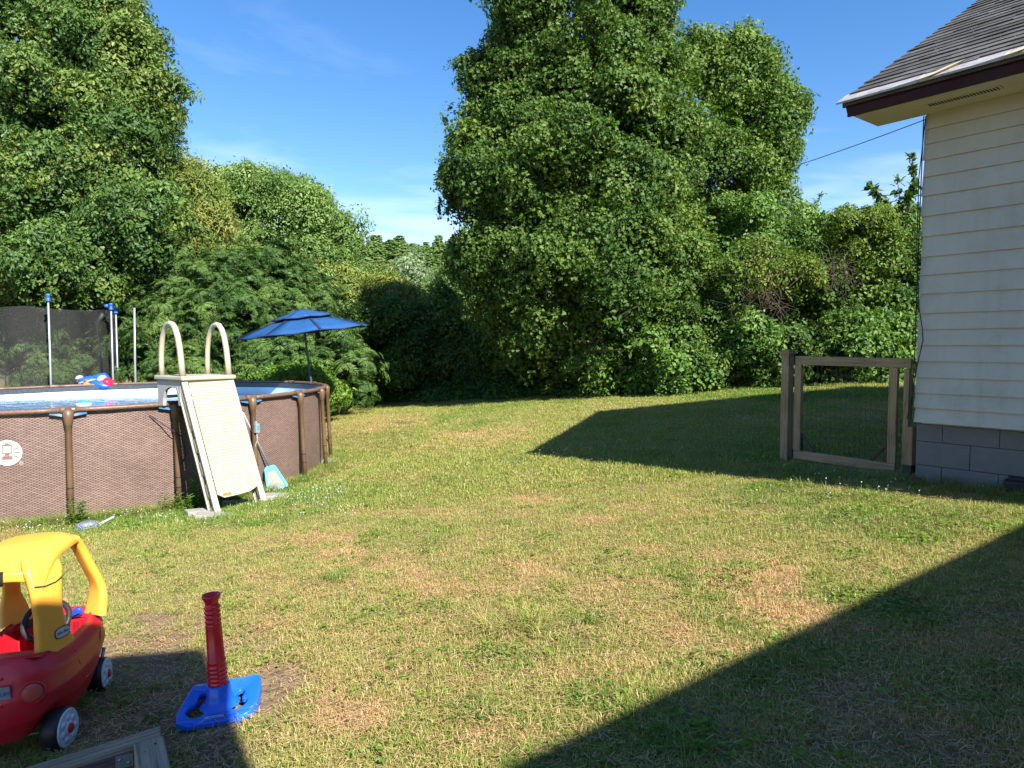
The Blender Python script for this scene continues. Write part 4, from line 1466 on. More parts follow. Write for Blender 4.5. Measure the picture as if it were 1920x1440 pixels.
d = 15.0
sapling(gb(1690, d), [([gb(1690, d), at(1700, 500, d), at(1692, 420, d), at(1682, 330, d)], 160), ([at(1692, 430, d), at(1665, 385, d), at(1625, 345, d)], 150), ([at(1690, 420, d), at(1660, 410, d), at(1630, 400, d)], 70), ([at(1690, 400, d), at(1705, 365, d), at(1715, 350, d)], 90), ([at(1695, 450, d), at(1715, 330, d + .3), at(1709, 285, d + .3)], 70)],
        'dark leaved sapling with forked top against the sky by the house', 3, 'maple2', 0.15)
d = 18.5
sapling(gb(1500, d), [([gb(1500, d), at(1500, 480, d), at(1506, 420, d), at(1495, 345, d)], 90), ([at(1503, 440, d), at(1525, 400, d), at(1540, 362, d)], 70), ([at(1500, 450, d), at(1545, 425, d), at(1570, 405, d)], 70), ([at(1500, 460, d), at(1480, 400, d), at(1475, 355, d)], 60)],
        'slender pale sapling with upright shoots right of the maple', 4, 'shrublight')
d = 15.7
e = 14.3
sapling(gb(1105, d), [([gb(1105, d), at(1110, 660, 15.2), at(1150, 590, e), at(1180, 560, e)], 40), ([at(1110, 640, 15.0), at(1140, 600, e), at(1165, 612, e)], 40), ([at(1150, 600, e), at(1220, 560, e), at(1270, 545, e)], 40), ([at(1110, 660, 15.2), at(1180, 655, e), at(1200, 640, e)], 26)],
        'young large leafed sapling in front of the maple crown base', 8, 'lime', 0.13)

# undergrowth and rough grass that closes the foot of the tree line
def undergrowth():
    rng = np.random.default_rng(77)
    edge = [(-24, 17.5), (-12, 20.3), (-7, 20.6), (-5.3, 19.8), (-3.2, 19.6), (-1.2, 18.2), (0.5, 17.0), (2.2, 15.9), (4.2, 14.7), (6.0, 13.4), (7.5, 12.4), (10, 10.5), (14, 8)]
    P, Nn, T, S = [], [], [], []
    for i in range(len(edge) - 1):
        a, b = np.array(edge[i]), np.array(edge[i + 1])
        L = np.linalg.norm(b - a)
        dirv = (b - a) / L
        nrm = np.array([-dirv[1], dirv[0]])
        if nrm[1] < 0:
            nrm = -nrm
        n = int(L * 260)
        f = rng.uniform(0, 1, n)
        off = rng.exponential(0.7, n) + 0.15
        xy = a + (b - a) * f[:, None] + nrm * (off + 0.25 * np.sin(f * 9))[:, None]
        h = rng.uniform(0.02, 0.30, n) * np.clip(off, 0.15, 2.4) + 0.04
        z = ground(xy[:, 0], xy[:, 1]) + h
        P.append(np.stack([xy[:, 0], xy[:, 1], z], 1))
        m = rng.normal(size=(n, 3)) * 0.35 + np.array([-nrm[0] * .6, -nrm[1] * .6, 0.8])
        Nn.append(m)
        T.append(rng.uniform(0, 1, n))
    P, Nn, T = np.concatenate(P), np.concatenate(Nn), np.concatenate(T)
    o = scatter('undergrowth', M['shrub'], protos('round', 20, 0.075 / 0.24, 2), P, euler_from(Nn, rng.uniform(0, 6.28, len(P))), 0.24 * rng.uniform(.7, 1.2, len(P)), {'tint': T})
    tag(o, 'low leafy undergrowth along the foot of the trees', 'undergrowth', kind='stuff')


undergrowth()

# pines on the hill seen through the gap
def pine_mesh(seed):
    rng = np.random.default_rng(seed)
    V, F = [], []
    H_ = 14.0
    for k in range(44):
        z = 1.0 + (H_ - 1.2) * (k / 43)
        R = (2.9 * (1 - k / 44) ** 0.8 + 0.2) * rng.uniform(.8, 1.15)
        nb = 10 if k < 34 else 6
        for i in range(nb):
            a = 2 * math.pi * i / nb + rng.uniform(-.4, .4)
            r = R * rng.uniform(.65, 1.1)
            o_ = np.array([math.cos(a), math.sin(a), 0])
            s_ = np.array([-math.sin(a), math.cos(a), 0])
            for q in range(3):
                f0 = 0.25 + 0.25 * q
                p = np.array([0, 0, z + 0.12 * r * f0]) + o_ * r * f0
                l = 0.42 * r + 0.25
                w = 0.22 * r + 0.14
                up = np.array([0, 0, 0.25 - 0.1 * q])
                kk = len(V)
                for (u_, v_, zz) in ((0, -.3, 0), (.55, -1, -.10), (1.0, -.25, .12), (1.0, .25, .12), (.55, 1, -.10), (0, .3, 0)):
                    V.append(tuple(p + o_ * l * u_ + s_ * w * v_ + np.array([0, 0, zz * l * .6 - 0.62 * l * u_ + .25 * l]) + rng.normal(size=3) * .07))
                F += [[kk, kk + 1, kk + 2], [kk, kk + 2, kk + 3, kk + 5], [kk + 5, kk + 3, kk + 4]]
    me = bpy.data.meshes.new('crown')
    me.from_pydata(V, [], F)
    me.materials.append(M['pine'])
    tb = MB()
    tb.tube([(0, 0, -.5), (0.1, 0, 6), (0, 0, 13.2)], [.2, .13, .03], 6)
    return me, tb.mesh('trunk', M['bark'])


PM = [pine_mesh(s) for s in (1, 2, 3)]
k = 0
for row, (Y, n, ytop) in enumerate(((62, 12, 540), (70, 16, 518), (79, 20, 498), (89, 25, 480), (100, 30, 463), (113, 34, 449))):
    for i in range(n):
        px = 625 + (280) * (i + 0.5 + rnd.uniform(-.35, .35)) / n
        Yj = Y + rnd.uniform(-4, 4)
        x = (px - 960) / FPX * Yj
        t = thing('pine_tree', (x, Yj, float(ground(x, Yj))), 'dark green pine tree on the far hill in the gap', 'tree', rnd.uniform(0, 6.28), 'pine trees on the far hill')
        htop = EYE + (650 - ytop + rnd.uniform(-13, 9)) / FPX * Yj - float(ground(x, Yj))
        hs_ = htop / 14.2
        wd_ = hs_ * rnd.uniform(0.9, 1.5)
        t.scale = (wd_, wd_, hs_)
        me, tr = PM[k % 3]
        for nm, q_ in (('crown', me), ('trunk', tr)):
            c = bpy.data.objects.new(nm, q_)
            COL.objects.link(c)
            c.parent = t
        k += 1


# ------------------------------------------------------------------ grass
def tuft(n, R, rng, w0, h0, lean=0.5):
    V, F = [], []
    for _ in range(n):
        a, r = rng.uniform(0, 6.283), R * math.sqrt(rng.uniform(0, 1))
        p = np.array([r * math.cos(a), r * math.sin(a), -0.004])
        h = h0 * rng.uniform(0.45, 1.15)
        b = rng.uniform(0, 6.283)
        d = np.array([math.cos(b), math.sin(b), 0])
        s = np.array([-math.sin(b), math.cos(b), 0]) * w0 * rng.uniform(.7, 1.2)
        l = lean * rng.uniform(0.1, 1.2)
        m = p + d * h * l * 0.4 + np.array([0, 0, h * 0.6])
        e = p + d * h * l * 1.15 + np.array([0, 0, h * (1 - 0.25 * l)])
        k = len(V)
        V += [tuple(p - s), tuple(p + s), tuple(m + s * .8), tuple(m - s * .8), tuple(e)]
        F += [[k, k + 1, k + 2, k + 3], [k + 3, k + 2, k + 4]]
    return V, F


def in_house(x, y):
    rx, ry = x - HW[0], y - HW[1]
    X = HX[0] * rx + HX[1] * ry
    Y = HY[0] * rx + HY[1] * ry
    return ((X > 0.0) & (Y > 0.0)) | ((X > 5.15))


def footprints(x, y):
    # under the base of the batting tee and inside the timber frame
    a = (x > -1.50) & (x < -1.06) & (y > 2.99) & (y < 3.44) & (y > 3.03 + 0.17 * (x + 1.46) - 0.02)
    b = ((x + 1.435) * 0.885 + (y - 2.83) * 0.466 < 0.02) & ((x + 1.435) * -0.466 + (y - 2.83) * 0.885 < 0.02) & (x > -3)
    return a | b


def make_grass():
    rng = np.random.default_rng(9)
    near = [tuft(30, 0.055, rng, 0.0014, 0.036, 0.95) for _ in range(3)]
    far = [tuft(70, 0.17, rng, 0.0028, 0.040, 0.85) for _ in range(3)]

    def area(n, y0, y1, k):
        u = rng.uniform(0, 1, n)
        # density falls with distance as y^-k ; width grows with y
        e = 2 - k
        y = (y0 ** e + u * (y1 ** e - y0 ** e)) ** (1 / e) if abs(e) > 1e-6 else y0 * (y1 / y0) ** u
        x = rng.uniform(-0.86, 0.86, n) * y
        return x, y
    for nm, pr, (x, y), lab in (('lawn_grass', near, area(30000, 1.7, 7.2, 0.9), 'short mown grass in the near half of the lawn'), ('lawn_grass', far, area(30000, 6.8, 24, 1.4), 'short mown grass in the far half of the lawn')):
        dry, lush, bare = lawn_fields(x, y)
        d = np.hypot(x - POOL_C[0], y - POOL_C[1])
        keep = (d > POOL_R + 0.04) & ~in_house(x, y) & (rng.uniform(0, 1, len(x)) > bare * 0.97)
        keep &= ~footprints(x, y)
        # the tree line closes the lawn
        edge = np.interp(x, [-24, -12, -7, -5.3, -3.2, -1.2, 0.5, 2.2, 4.2, 6.0, 7.5, 10, 14], [18.5, 21.3, 21.6, 20.8, 20.6, 19.2, 18.0, 16.9, 15.7, 14.4, 13.4, 11.5, 9])
        keep &= y < edge
        x, y, dry, lush, bare = (a[keep] for a in (x, y, dry, lush, bare))
        z = ground(x, y)
        dd = np.hypot(x - POOL_C[0], y - POOL_C[1]) - POOL_R
        tall = 1 + 0.9 * smooth(0.35, 0.0, dd) + 0.35 * lush + 0.5 * smooth(1.3, 0.2, edge[keep] - y) - 0.25 * bare
        tall = tall * (0.45 + 0.95 * vnoise(x, y, 0.16)) * (1 - 0.3 * dry)
        w = rng.uniform(0.85, 1.2, len(x))
        rot = np.stack([rng.normal(size=len(x)) * 0.08, rng.normal(size=len(x)) * 0.08, rng.uniform(0, 6.283, len(x))], 1)
        o = scatter(nm, M['grass'], pr, np.stack([x, y, z], 1), rot, np.stack([w, w, tall], 1), {'dry': dry, 'lush': lush, 'tint': rng.uniform(0, 1, len(x))})
        tag(o, lab, 'grass', kind='stuff')

    # low broad leaved weeds and clover in the greener patches
    def rosette(n, R, s):
        V, F = [], []
        for _ in range(n):
            a, r = rng.uniform(0, 6.283), R * math.sqrt(rng.uniform(0, 1))
            lv, lf = leaf_shape('round')
            put(V, F, lv, lf, (r * math.cos(a), r * math.sin(a), rng.uniform(.008, .035)), np.array([math.cos(a), math.sin(a), rng.uniform(-.2, .5)]) + rng.normal(size=3) * .4, np.array([0, 0, 1.0]) + rng.normal(size=3) * .35, s * rng.uniform(.6, 1.2))
        return V, F
    rp = [rosette(30, 0.09, 0.020) for _ in range(3)]
    x, y = area(26000, 1.9, 16, 1.0)
    dry, lush, bare = lawn_fields(x, y)
    d = np.hypot(x - POOL_C[0], y - POOL_C[1])
    pk = smooth(0.3, 0.85, lush) * 0.42 + 0.04
    keep = (d > POOL_R + 0.05) & ~in_house(x, y) & (rng.uniform(0, 1, len(x)) < pk * (0.2 + 1.1 * vnoise(x, y, 0.4)))
    x, y = x[keep], y[keep]
    o = scatter('lawn_weeds', M['weed'], rp, np.stack([x, y, ground(x, y)], 1), np.stack([0 * x, 0 * x, rng.uniform(0, 6.283, len(x))], 1), rng.uniform(.6, 1.2, len(x)), {'tint': rng.uniform(0, .8, len(x))})
    tag(o, 'low broad leaved weeds and clover leaves among the grass', 'weeds', kind='stuff')
    lp = []
    for _ in range(3):
        V, F = [], []
        for _ in range(26):
            p = np.array([*(rng.normal(size=2) * .09), rng.uniform(.004, .03)])
            a = rng.uniform(0, 6.283)
            dv = np.array([math.cos(a), math.sin(a), rng.uniform(-.12, .2)]) * rng.uniform(.02, .055)
            sv = np.array([-math.sin(a), math.cos(a), 0]) * .0016
            k = len(V)
            V += [tuple(p - sv), tuple(p + sv), tuple(p + dv + sv * .6), tuple(p + dv - sv * .6)]
            F.append([k, k + 1, k + 2, k + 3])
        lp.append((V, F))
    x, y = area(6000, 1.8, 9, 0.9)
    d = np.hypot(x - POOL_C[0], y - POOL_C[1])
    dry, lush, bare = lawn_fields(x, y)
    keep = (d > POOL_R + 0.05) & ~in_house(x, y) & ~footprints(x, y)
    x, y = x[keep], y[keep]
    n = len(x)
    o = scatter('lawn_thatch', M['grass'], lp, np.stack([x, y, ground(x, y)], 1), np.stack([0 * x, 0 * x, rng.uniform(0, 6.283, n)], 1), rng.uniform(.7, 1.2, n), {'dry': np.ones(n), 'lush': np.zeros(n), 'tint': np.ones(n)})
    tag(o, 'loose dry grass clippings lying on the lawn', 'thatch', kind='stuff')

    # taller tufts standing out of the mown lawn
    spots = [(940, 1175, .11, .5), (985, 1172, .15, .35), (1000, 1178, .13, .3), (930, 1335, .06, 0), (1000, 1420, .075, 0), (1130, 1310, .06, 0), (1270, 1400, .08, 0), (1290, 1415, .08, 0), (1500, 1265, .06, 0.1),
             (1560, 930, .09, 0), (1500, 915, .09, 0), (1640, 935, .10, 0), (1820, 965, .10, 0), (1850, 890, .16, 0), (1800, 895, .14, 0), (620, 1090, .1, 0), (600, 880, .16, 0), (640, 850, .1, 0)]
    tp = [tuft(30, 0.05, rng, 0.003, 0.5, 0.8) for _ in range(3)]
    P, S, D, Lh = [], [], [], []
    for (px, py, h, dr) in spots:
        c = gp(px, py)
        for _ in range(6):
            xy = c[:2] + rng.normal(size=2) * 0.05
            P.append((xy[0], xy[1], float(ground(*xy))))
            k_ = rng.uniform(.6, 1.1)
            S.append((0.45 + h, 0.45 + h, h / 0.5 * k_))
            D.append(dr)
            Lh.append(0.8 * (dr < .2))
    # unmown fringe round the pool wall, the gate and the house foundation
    for _ in range(1500):
        a = rng.uniform(-1.6, 0.35)
        r = POOL_R + 0.05 + abs(rng.normal()) * 0.13
        x, y = POOL_C[0] + r * math.cos(a), POOL_C[1] + r * math.sin(a)
        P.append((x, y, float(ground(x, y))))
        S.append((.5, .5, rng.uniform(.08, .24)))
        D.append(0.12 if rng.uniform() < .85 else 0.9)
        Lh.append(0.9)
    for _ in range(150):
        s_ = rng.uniform(-1.4, 2.0)
        p = HW + HX * s_ - HY * abs(rng.normal() * .12 + .12)
        P.append((p[0], p[1], float(ground(*p))))
        S.append((.5, .5, rng.uniform(.10, .22)))
        D.append(.1)
        Lh.append(.8)
    P = np.array(P)
    n = len(P)
    rot = np.stack([rng.normal(size=n) * 0.1, rng.normal(size=n) * 0.1, rng.uniform(0, 6.283, n)], 1)
    o = scatter('tall_grass', M['grass'], tp, P, rot, np.array(S), {'dry': np.array(D), 'lush': np.array(Lh), 'tint': rng.uniform(0, 1, n)})
    tag(o, 'uncut grass tufts along the pool wall, gate and lawn', 'grass', kind='stuff')

    # clover heads
    V, F = [], []
    mb = MB()
    mb.lathe([(0.0, 0.0), (0.004, 0.001), (0.0058, 0.005), (0.0045, 0.009), (0.0, 0.010)], 6)
    st = ([(0.0008, 0, -.05), (-0.0008, 0, -.05), (0, 0, 0.002)], [[0, 1, 2]])
    vv = mb.v + [tuple(p) for p in st[0]]
    ff = [list(f) for f in mb.f] + [[len(mb.v) + j for j in f] for f in st[1]]
    pr = [(vv, ff)] * 3
    P = []
    for (px, py, rx, ry, n) in ((560, 930, 90, 36, 150), (450, 925, 50, 12, 40), (1530, 910, 110, 16, 12), (1650, 935, 140, 18, 14), (250, 975, 160, 14, 60), (1040, 850, 50, 8, 16), (1600, 740, 160, 10, 30), (60, 998, 60, 6, 20)):
        for _ in range(n):
            c = gp(px + rng.normal() * rx * .6, py + rng.normal() * ry * .6)
            if np.hypot(c[0] - POOL_C[0], c[1] - POOL_C[1]) > POOL_R + .05:
                P.append((c[0], c[1], c[2] + rng.uniform(.045, .08)))
    P = np.array(P)
    o = scatter('clover_flowers', M['white_ink'], pr, P, np.zeros((len(P), 3)), rng.uniform(.8, 1.3, len(P)), {'tint': np.zeros(len(P))})
    tag(o, 'small white clover heads scattered in the grass', 'flowers', kind='stuff')


make_grass()


# ------------------------------------------------------------------ above ground pool
PC = Vector((POOL_C[0], POOL_C[1], POOL_BASE))
RIMH = 0.83 - POOL_BASE            # rim above the base at the middle
TILT = 0.0189
POOL = thing('swimming_pool', PC, 'round above ground pool with brown woven print wall and brown frame', 'pool')


def rim(x):
    return RIMH + TILT * x


def cyl(a, r, z):
    return Vector((r * math.cos(a), r * math.sin(a), z))


NP = 192
mb = MB()


def wallpt(u, v):
    a = 2 * math.pi * u
    sag = 0.012 * math.sin(math.pi * v) + 0.004 * math.sin(a * 37 + v * 3)
    return cyl(a, POOL_R - 0.03 + sag, (rim(POOL_R * math.cos(a)) - 0.035) * v - 0.02 * (1 - v))


mb.sheet(wallpt, NP, 8, True, 0, True, lambda u, v: (u * 2 * math.pi * POOL_R, v * RIMH))
mb.build('pool_wall', M['woven'], POOL, fix=False)
mb = MB()
WZ = RIMH - 0.215


def linerpt(u, v):
    a = 2 * math.pi * u
    zt = rim(POOL_R * math.cos(a)) - 0.03
    return cyl(a, POOL_R - 0.05, zt + (0.02 - zt) * v)


mb.sheet(linerpt, 96, 3, True)
mb.lathe([(POOL_R - 0.05, 0.02), (0.01, 0.02)], 96)
mb.build('pool_liner', M['liner'], POOL, fix=False)
mb = MB()


def bandpt(u, v):
    a = 2 * math.pi * u
    return cyl(a, POOL_R - 0.053, rim(POOL_R * math.cos(a)) - 0.02 - 0.085 * v)


mb.sheet(bandpt, 96, 2, True)
mb.build('liner_edge', M['liner_dark'], POOL, fix=False)
mb = MB()
mb.lathe([(0.01, WZ), (1.2, WZ), (2.4, WZ), (POOL_R - 0.056, WZ)], 96)
mb.build('pool_water', M['water'], POOL, fix=False)

post_deg = [-61.3, -44.1, -27.6, -11.6, 2.3, 17.5, 33, 49, 65, 81, 97, 113, 129, 145, 161, 177, 193, 209, 225, 241, 257, 274, 290.6]
post_deg = post_deg[:-1]
for i, dg in enumerate(post_deg):
    a0 = math.radians(dg)
    a1 = math.radians(post_deg[(i + 1) % len(post_deg)] + (360 if i == len(post_deg) - 1 else 0))
    while a1 < a0:
        a1 += 2 * math.pi
    # top rail of this bay: chord tube slightly bowed
    n = 7
    pts = []
    for k in range(n):
        a = a0 + (a1 - a0) * (0.045 + 0.91 * k / (n - 1))
        pts.append(cyl(a, POOL_R, rim(POOL_R * math.cos(a))))
    mb = MB()
    mb.tube(pts, 0.034, 10, flat=0.85)
    mb.build('top_rail', M['woven_rail'], POOL, fix=False)
    # leg with flared T joint, two strap bands
    top = rim(POOL_R * math.cos(a0))
    mb = MB()
    ra = lambda z: POOL_R + 0.035 + 0.055 * (1 - z / RIMH)
    P = [cyl(a0, POOL_R, top - 0.012), cyl(a0, ra(top - .05), top - 0.04), cyl(a0, ra(top - .1), top - 0.10), cyl(a0, ra(top - .17), top - 0.17), cyl(a0, ra(top - .18), top - 0.175), cyl(a0, ra(.5), 0.5), cyl(a0, ra(0), -0.06)]
    mb.tube(P, [0.055, 0.058, 0.046, 0.036, 0.031, 0.031, 0.031], 12)
    lg = mb.build('leg', M['brown_plastic'], POOL, fix=False)
    mb = MB()
    for zz in (0.36, 0.245):
        c = cyl(a0, ra(zz), zz)
        mb.tube([c - Vector((0, 0, .006)), c + Vector((0, 0, .006))], 0.034, 12)
    mb.build('strap_band', M['black'], lg, fix=False)
    # T joint sleeve on the rail
    mb = MB()
    t = Vector((-math.sin(a0), math.cos(a0), 0))
    cc = cyl(a0, POOL_R, top)
    mb.tube([cc - t * 0.075, cc - t * 0.06, cc + t * 0.06, cc + t * 0.075], [0.036, 0.039, 0.039, 0.036], 10)
    mb.build('rail_joint', M['brown_plastic'], lg, fix=False)
    # blue liner showing in the gap at the joint
    if -80 < dg < 30:
        mb = MB()
        for sg in (-1, 1):
            def tab(u, v, sg=sg):
                a = a0 + sg * (0.015 + 0.034 * u)
                return cyl(a, POOL_R + 0.004 + .02 * v, top - 0.028 - 0.040 * v * (1 - 0.6 * u))
            mb.sheet(tab, 6, 3)
        mb.build('liner_tab', M['liner_blue'], POOL, fix=False)

# printed lantern emblem on the wall
kx_ = ray(14, 851)[0] / ray(14, 851)[1]
qa, qb, qc = 1 + kx_ ** 2, -2 * (kx_ * POOL_C[0] + POOL_C[1]), POOL_C @ POOL_C - (POOL_R - .02) ** 2
ey = (-qb - math.sqrt(qb * qb - 4 * qa * qc)) / (2 * qa)
EMB_A = math.atan2(ey - POOL_C[1], kx_ * ey - POOL_C[0])
EZ = float(at(14, 849, ey)[2]) - POOL_BASE


def on_wall(s, t, h):
    z = EZ + t
    v = (z + 0.02) / RIMH
    a = EMB_A + s / POOL_R
    return cyl(a, POOL_R - 0.03 + 0.012 * math.sin(math.pi * min(max(v, 0), 1)) + 0.006 + h, z)


def decal(name, polys, mat, h, parent):
    mb = MB()
    for po in polys:
        c = (sum(p[0] for p in po) / len(po), sum(p[1] for p in po) / len(po))
        V = [on_wall(p[0], p[1], h) for p in po]
        # strips across so that a wide print follows the curve of the wall
        mb.add(V, [tuple(range(len(V)))])
    return mb.build(name, mat, parent, fix=False)


def disc(cx, cy, r, n=28):
    out = []
    for k in range(n):
        a0, a1 = 2 * math.pi * k / n, 2 * math.pi * (k + 1) / n
        out.append([(cx, cy), (cx + r * math.cos(a0), cy + r * math.sin(a0)), (cx + r * math.cos(a1), cy + r * math.sin(a1))])
    return out


def rect(x0, y0, x1, y1):
    return [(x0, y0), (x1, y0), (x1, y1), (x0, y1)]


emb = decal('lantern_emblem', disc(0, 0, 0.136), M['white_ink'], 0.0, POOL)
S = 0.0050
polys = []
polys += [[(-10 * S, 15 * S), (10 * S, 15 * S), (6.5 * S, 18 * S), (-6.5 * S, 18 * S)], [(-4 * S, 18 * S), (4 * S, 18 * S), (2.5 * S, 20.5 * S), (-2.5 * S, 20.5 * S)]]
polys += [rect(-8.8 * S, 0, -7.2 * S, 15 * S), rect(7.2 * S, 0, 8.8 * S, 15 * S), rect(-8.8 * S, -1.4 * S, 8.8 * S, 0.2 * S)]
polys += [rect(-4.5 * S, -5.5 * S, 4.5 * S, -1 * S), [(-9.5 * S, -8.5 * S), (9.5 * S, -8.5 * S), (7 * S, -6.5 * S), (-7 * S, -6.5 * S)], rect(-9.5 * S, -14 * S, 9.5 * S, -8.5 * S), rect(-9.8 * S, -17.5 * S, 9.8 * S, -16.5 * S)]
for ang in (28, 2, -27):
    for sg in (0, 180):
        a = math.radians(ang + sg)
        d_ = (math.cos(a), math.sin(a))
        nn = (-d_[1], d_[0])
        r0, r1, w = 13.5 * S, 23.5 * S, 0.9 * S
        polys.append([(d_[0] * r0 + nn[0] * w, d_[1] * r0 + nn[1] * w), (d_[0] * r0 - nn[0] * w, d_[1] * r0 - nn[1] * w), (d_[0] * r1 - nn[0] * w, d_[1] * r1 - nn[1] * w), (d_[0] * r1 + nn[0] * w, d_[1] * r1 + nn[1] * w)])
decal('lantern_print', polys, M['brown_ink'], 0.0035, emb)
ring = []
for k in range(16):
    a0, a1 = 2 * math.pi * k / 16, 2 * math.pi * (k + 1) / 16
    f = lambda r, a: (0.124 + r * math.cos(a), -0.115 + r * math.sin(a))
    ring.append([f(.013, a0), f(.013, a1), f(.017, a1), f(.017, a0)])
reg = decal('registered_mark', ring, M['white_ink'], 0.0018, emb)
cR = on_wall(0.124, -0.115, 0.002)
tA = Vector((-math.sin(EMB_A + .134 / POOL_R), math.cos(EMB_A + .134 / POOL_R), 0))
text_obj('registered_letter', 'R', 0.022, M['white_ink'], emb, cR, (tA, (0, 0, 1), tA.cross(Vector((0, 0, 1)))), 0.0004)

# ------------------------------------------------------------------ pool ladder with cover panel
LW = Vector((0.80, -0.60, 0))     # outward
LT = Vector((0.60, 0.80, 0))      # along the rim
LO = Vector((-3.70, 7.90, 0))     # front left corner of the platform in plan
WID = 0.635
zP = 1.165                        # platform underside
base = LO + LT * WID / 2
gz_ = float(ground(base.x, base.y))
LAD = thing('pool_ladder', (base.x, base.y, gz_), 'cream plastic pool entry steps with ribbed cover panel and arched handrails', 'pool ladder')
lb = lambda t, w, z: LT * t + LW * w + Vector((0, 0, z - gz_))     # t from the middle, w outward from platform front
foot = [gp(415, 957), gp(500, 940)]
FD = 0.70
hw = WID / 2


def stringer(sg):
    zf = float(foot[0][2] if sg < 0 else foot[1][2]) - 0.02
    t0 = sg * (hw - 0.035)
    A0, A1 = lb(t0, FD, zf), lb(t0, 0.03, zP)
    up = (A1 - A0).normalized()
    nrm = LW - up * LW.dot(up)
    nrm.normalize()
    back = -nrm
    L = (A1 - A0).length
    mb = MB()
    ax = (up, LT, nrm)
    mid = lambda s, b: A0 + up * s + back * b
    mb.box(mid(L / 2, 0.012), (L, 0.066, 0.026), ax)                  # front flange
    mb.box(mid(L / 2, 0.142), (L, 0.054, 0.022), ax)                  # back flange
    # web plates between openings
    holes = [0.24, 0.50, 0.76, 1.02]
    prev = 0.0
    for h in holes + [L + 0.05]:
        a, b = prev, min(h - 0.045, L)
        mb.box(mid((a + b) / 2, 0.077), (b - a, 0.030, 0.112), ax)
        if b < L:
            mb.box(mid(h, 0.042), (0.09, 0.030, 0.040), ax)
            mb.box(mid(h, 0.122), (0.09, 0.030, 0.024), ax)
        # raised rib on the web
        if b - a > 0.1:
            mb.box(mid((a + b) / 2, 0.077) + LT * sg * 0.018, ((b - a) * 0.8, 0.010, 0.018), ax)
        prev = h + 0.045
    return mb.build('side_rail', M['cream'], LAD, bevel=0.006), A0, A1, up, nrm, L


SR = [stringer(-1), stringer(1)]
_, A0, A1, up, nrm, L = SR[0]
B0, B1 = SR[1][1], SR[1][2]
# steps between the rails, behind the cover
for s_ in (0.50, 0.76, 1.02):
    f = s_ / L
    a, b = A0.lerp(A1, f), B0.lerp(B1, f)
    mb = MB()
    mb.box((a + b) / 2 - nrm * 0.08, ((b - a).length - 0.04, 0.11, 0.03), ((b - a).normalized(), LW, (0, 0, 1)))
    mb.build('step', M['cream_shade'], LAD, bevel=0.004)
# ribbed cover panel, bottom edge rounded
fl, fh = 0.105, 0.985
NR = 37
mb = MB()
tw = hw - 0.068
cen = lambda f: (A0.lerp(A1, f) + B0.lerp(B1, f)) / 2
V, F = [], []
up2 = (cen(1) - cen(0)).normalized()
nr2 = LT.cross(up2).normalized()
if nr2.dot(LW) < 0:
    nr2 = -nr2
Lc = (cen(1) - cen(0)).length
tdir = ((B0 - A0) + (B1 - A1)).normalized()
s0, s1 = Lc * 0.205, Lc * 0.985
rows = []
for k in range(NR):
    a = s0 + (s1 - s0) * k / NR
    p = (s1 - s0) / NR
    for (ds, h) in ((0.0, 0.005), (p * .12, 0.0125), (p * .78, 0.0125), (p * .90, 0.005)):
        rows.append((a + ds, h))
rows.append((s1, 0.004))
rows.append((s1 + 0.012, -0.03))
for (s_, h) in rows:
    c = cen(0) + up2 * s_ + nr2 * (h + 0.006)
    V += [c - tdir * tw, c + tdir * tw]
for k in range(len(rows) - 1):
    F.append((2 * k, 2 * k + 1, 2 * k + 3, 2 * k + 2))
mb.add(V, F)
PANEL = mb.build('cover_panel', M['cream'], LAD, fix=False)
md = PANEL.modifiers.new('solid', 'SOLIDIFY')
md.thickness = 0.008
md.offset = -1
sb = Lc * 0.085
poly = [(-tw, s0 - sb * .0), (-tw, s0 - 0.045), (-tw * .72, s0 - 0.092), (0, s0 - 0.088), (tw * .55, s0 - 0.075), (tw, s0 - 0.03), (tw, s0)]
mb = MB()
mb.prism(poly, 0.016, cen(0) + nr2 * 0.004, (tdir, up2, nr2))
AP = mb.build('panel_apron', M['cream'], LAD, bevel=0.003)
mb = MB()
mb.prism(rect(-tw * .78, s0 - 0.074, -tw * .37, s0 - 0.043), 0.0012, cen(0) + nr2 * 0.0205, (tdir, up2, nr2))
mb.build('sticker', M['orange_sticker'], AP)
mb = MB()
fr = (-tw * .25, s0 - 0.062, tw * .36, s0 - 0.018)
for r_ in (rect(fr[0], fr[1], fr[2], fr[1] + .004), rect(fr[0], fr[3] - .004, fr[2], fr[3]), rect(fr[0], fr[1], fr[0] + .004, fr[3]), rect(fr[2] - .004, fr[1], fr[2], fr[3])):
    mb.prism(r_, 0.002, cen(0) + nr2 * 0.0202, (tdir, up2, nr2))
mb.build('embossed_frame', M['cream'], AP)
# platform
mb = MB()
PD = 0.56
mb.box(lb(0, -PD / 2 + 0.03, zP + 0.027), (WID + 0.03, PD + 0.06, 0.048), (LT, LW, (0, 0, 1)))
mb.box(lb(0, -PD / 2 + 0.03, zP - 0.006), (WID - 0.03, PD, 0.028), (LT, LW, (0, 0, 1)))
mb.build('platform', M['cream'], LAD, bevel=0.012)
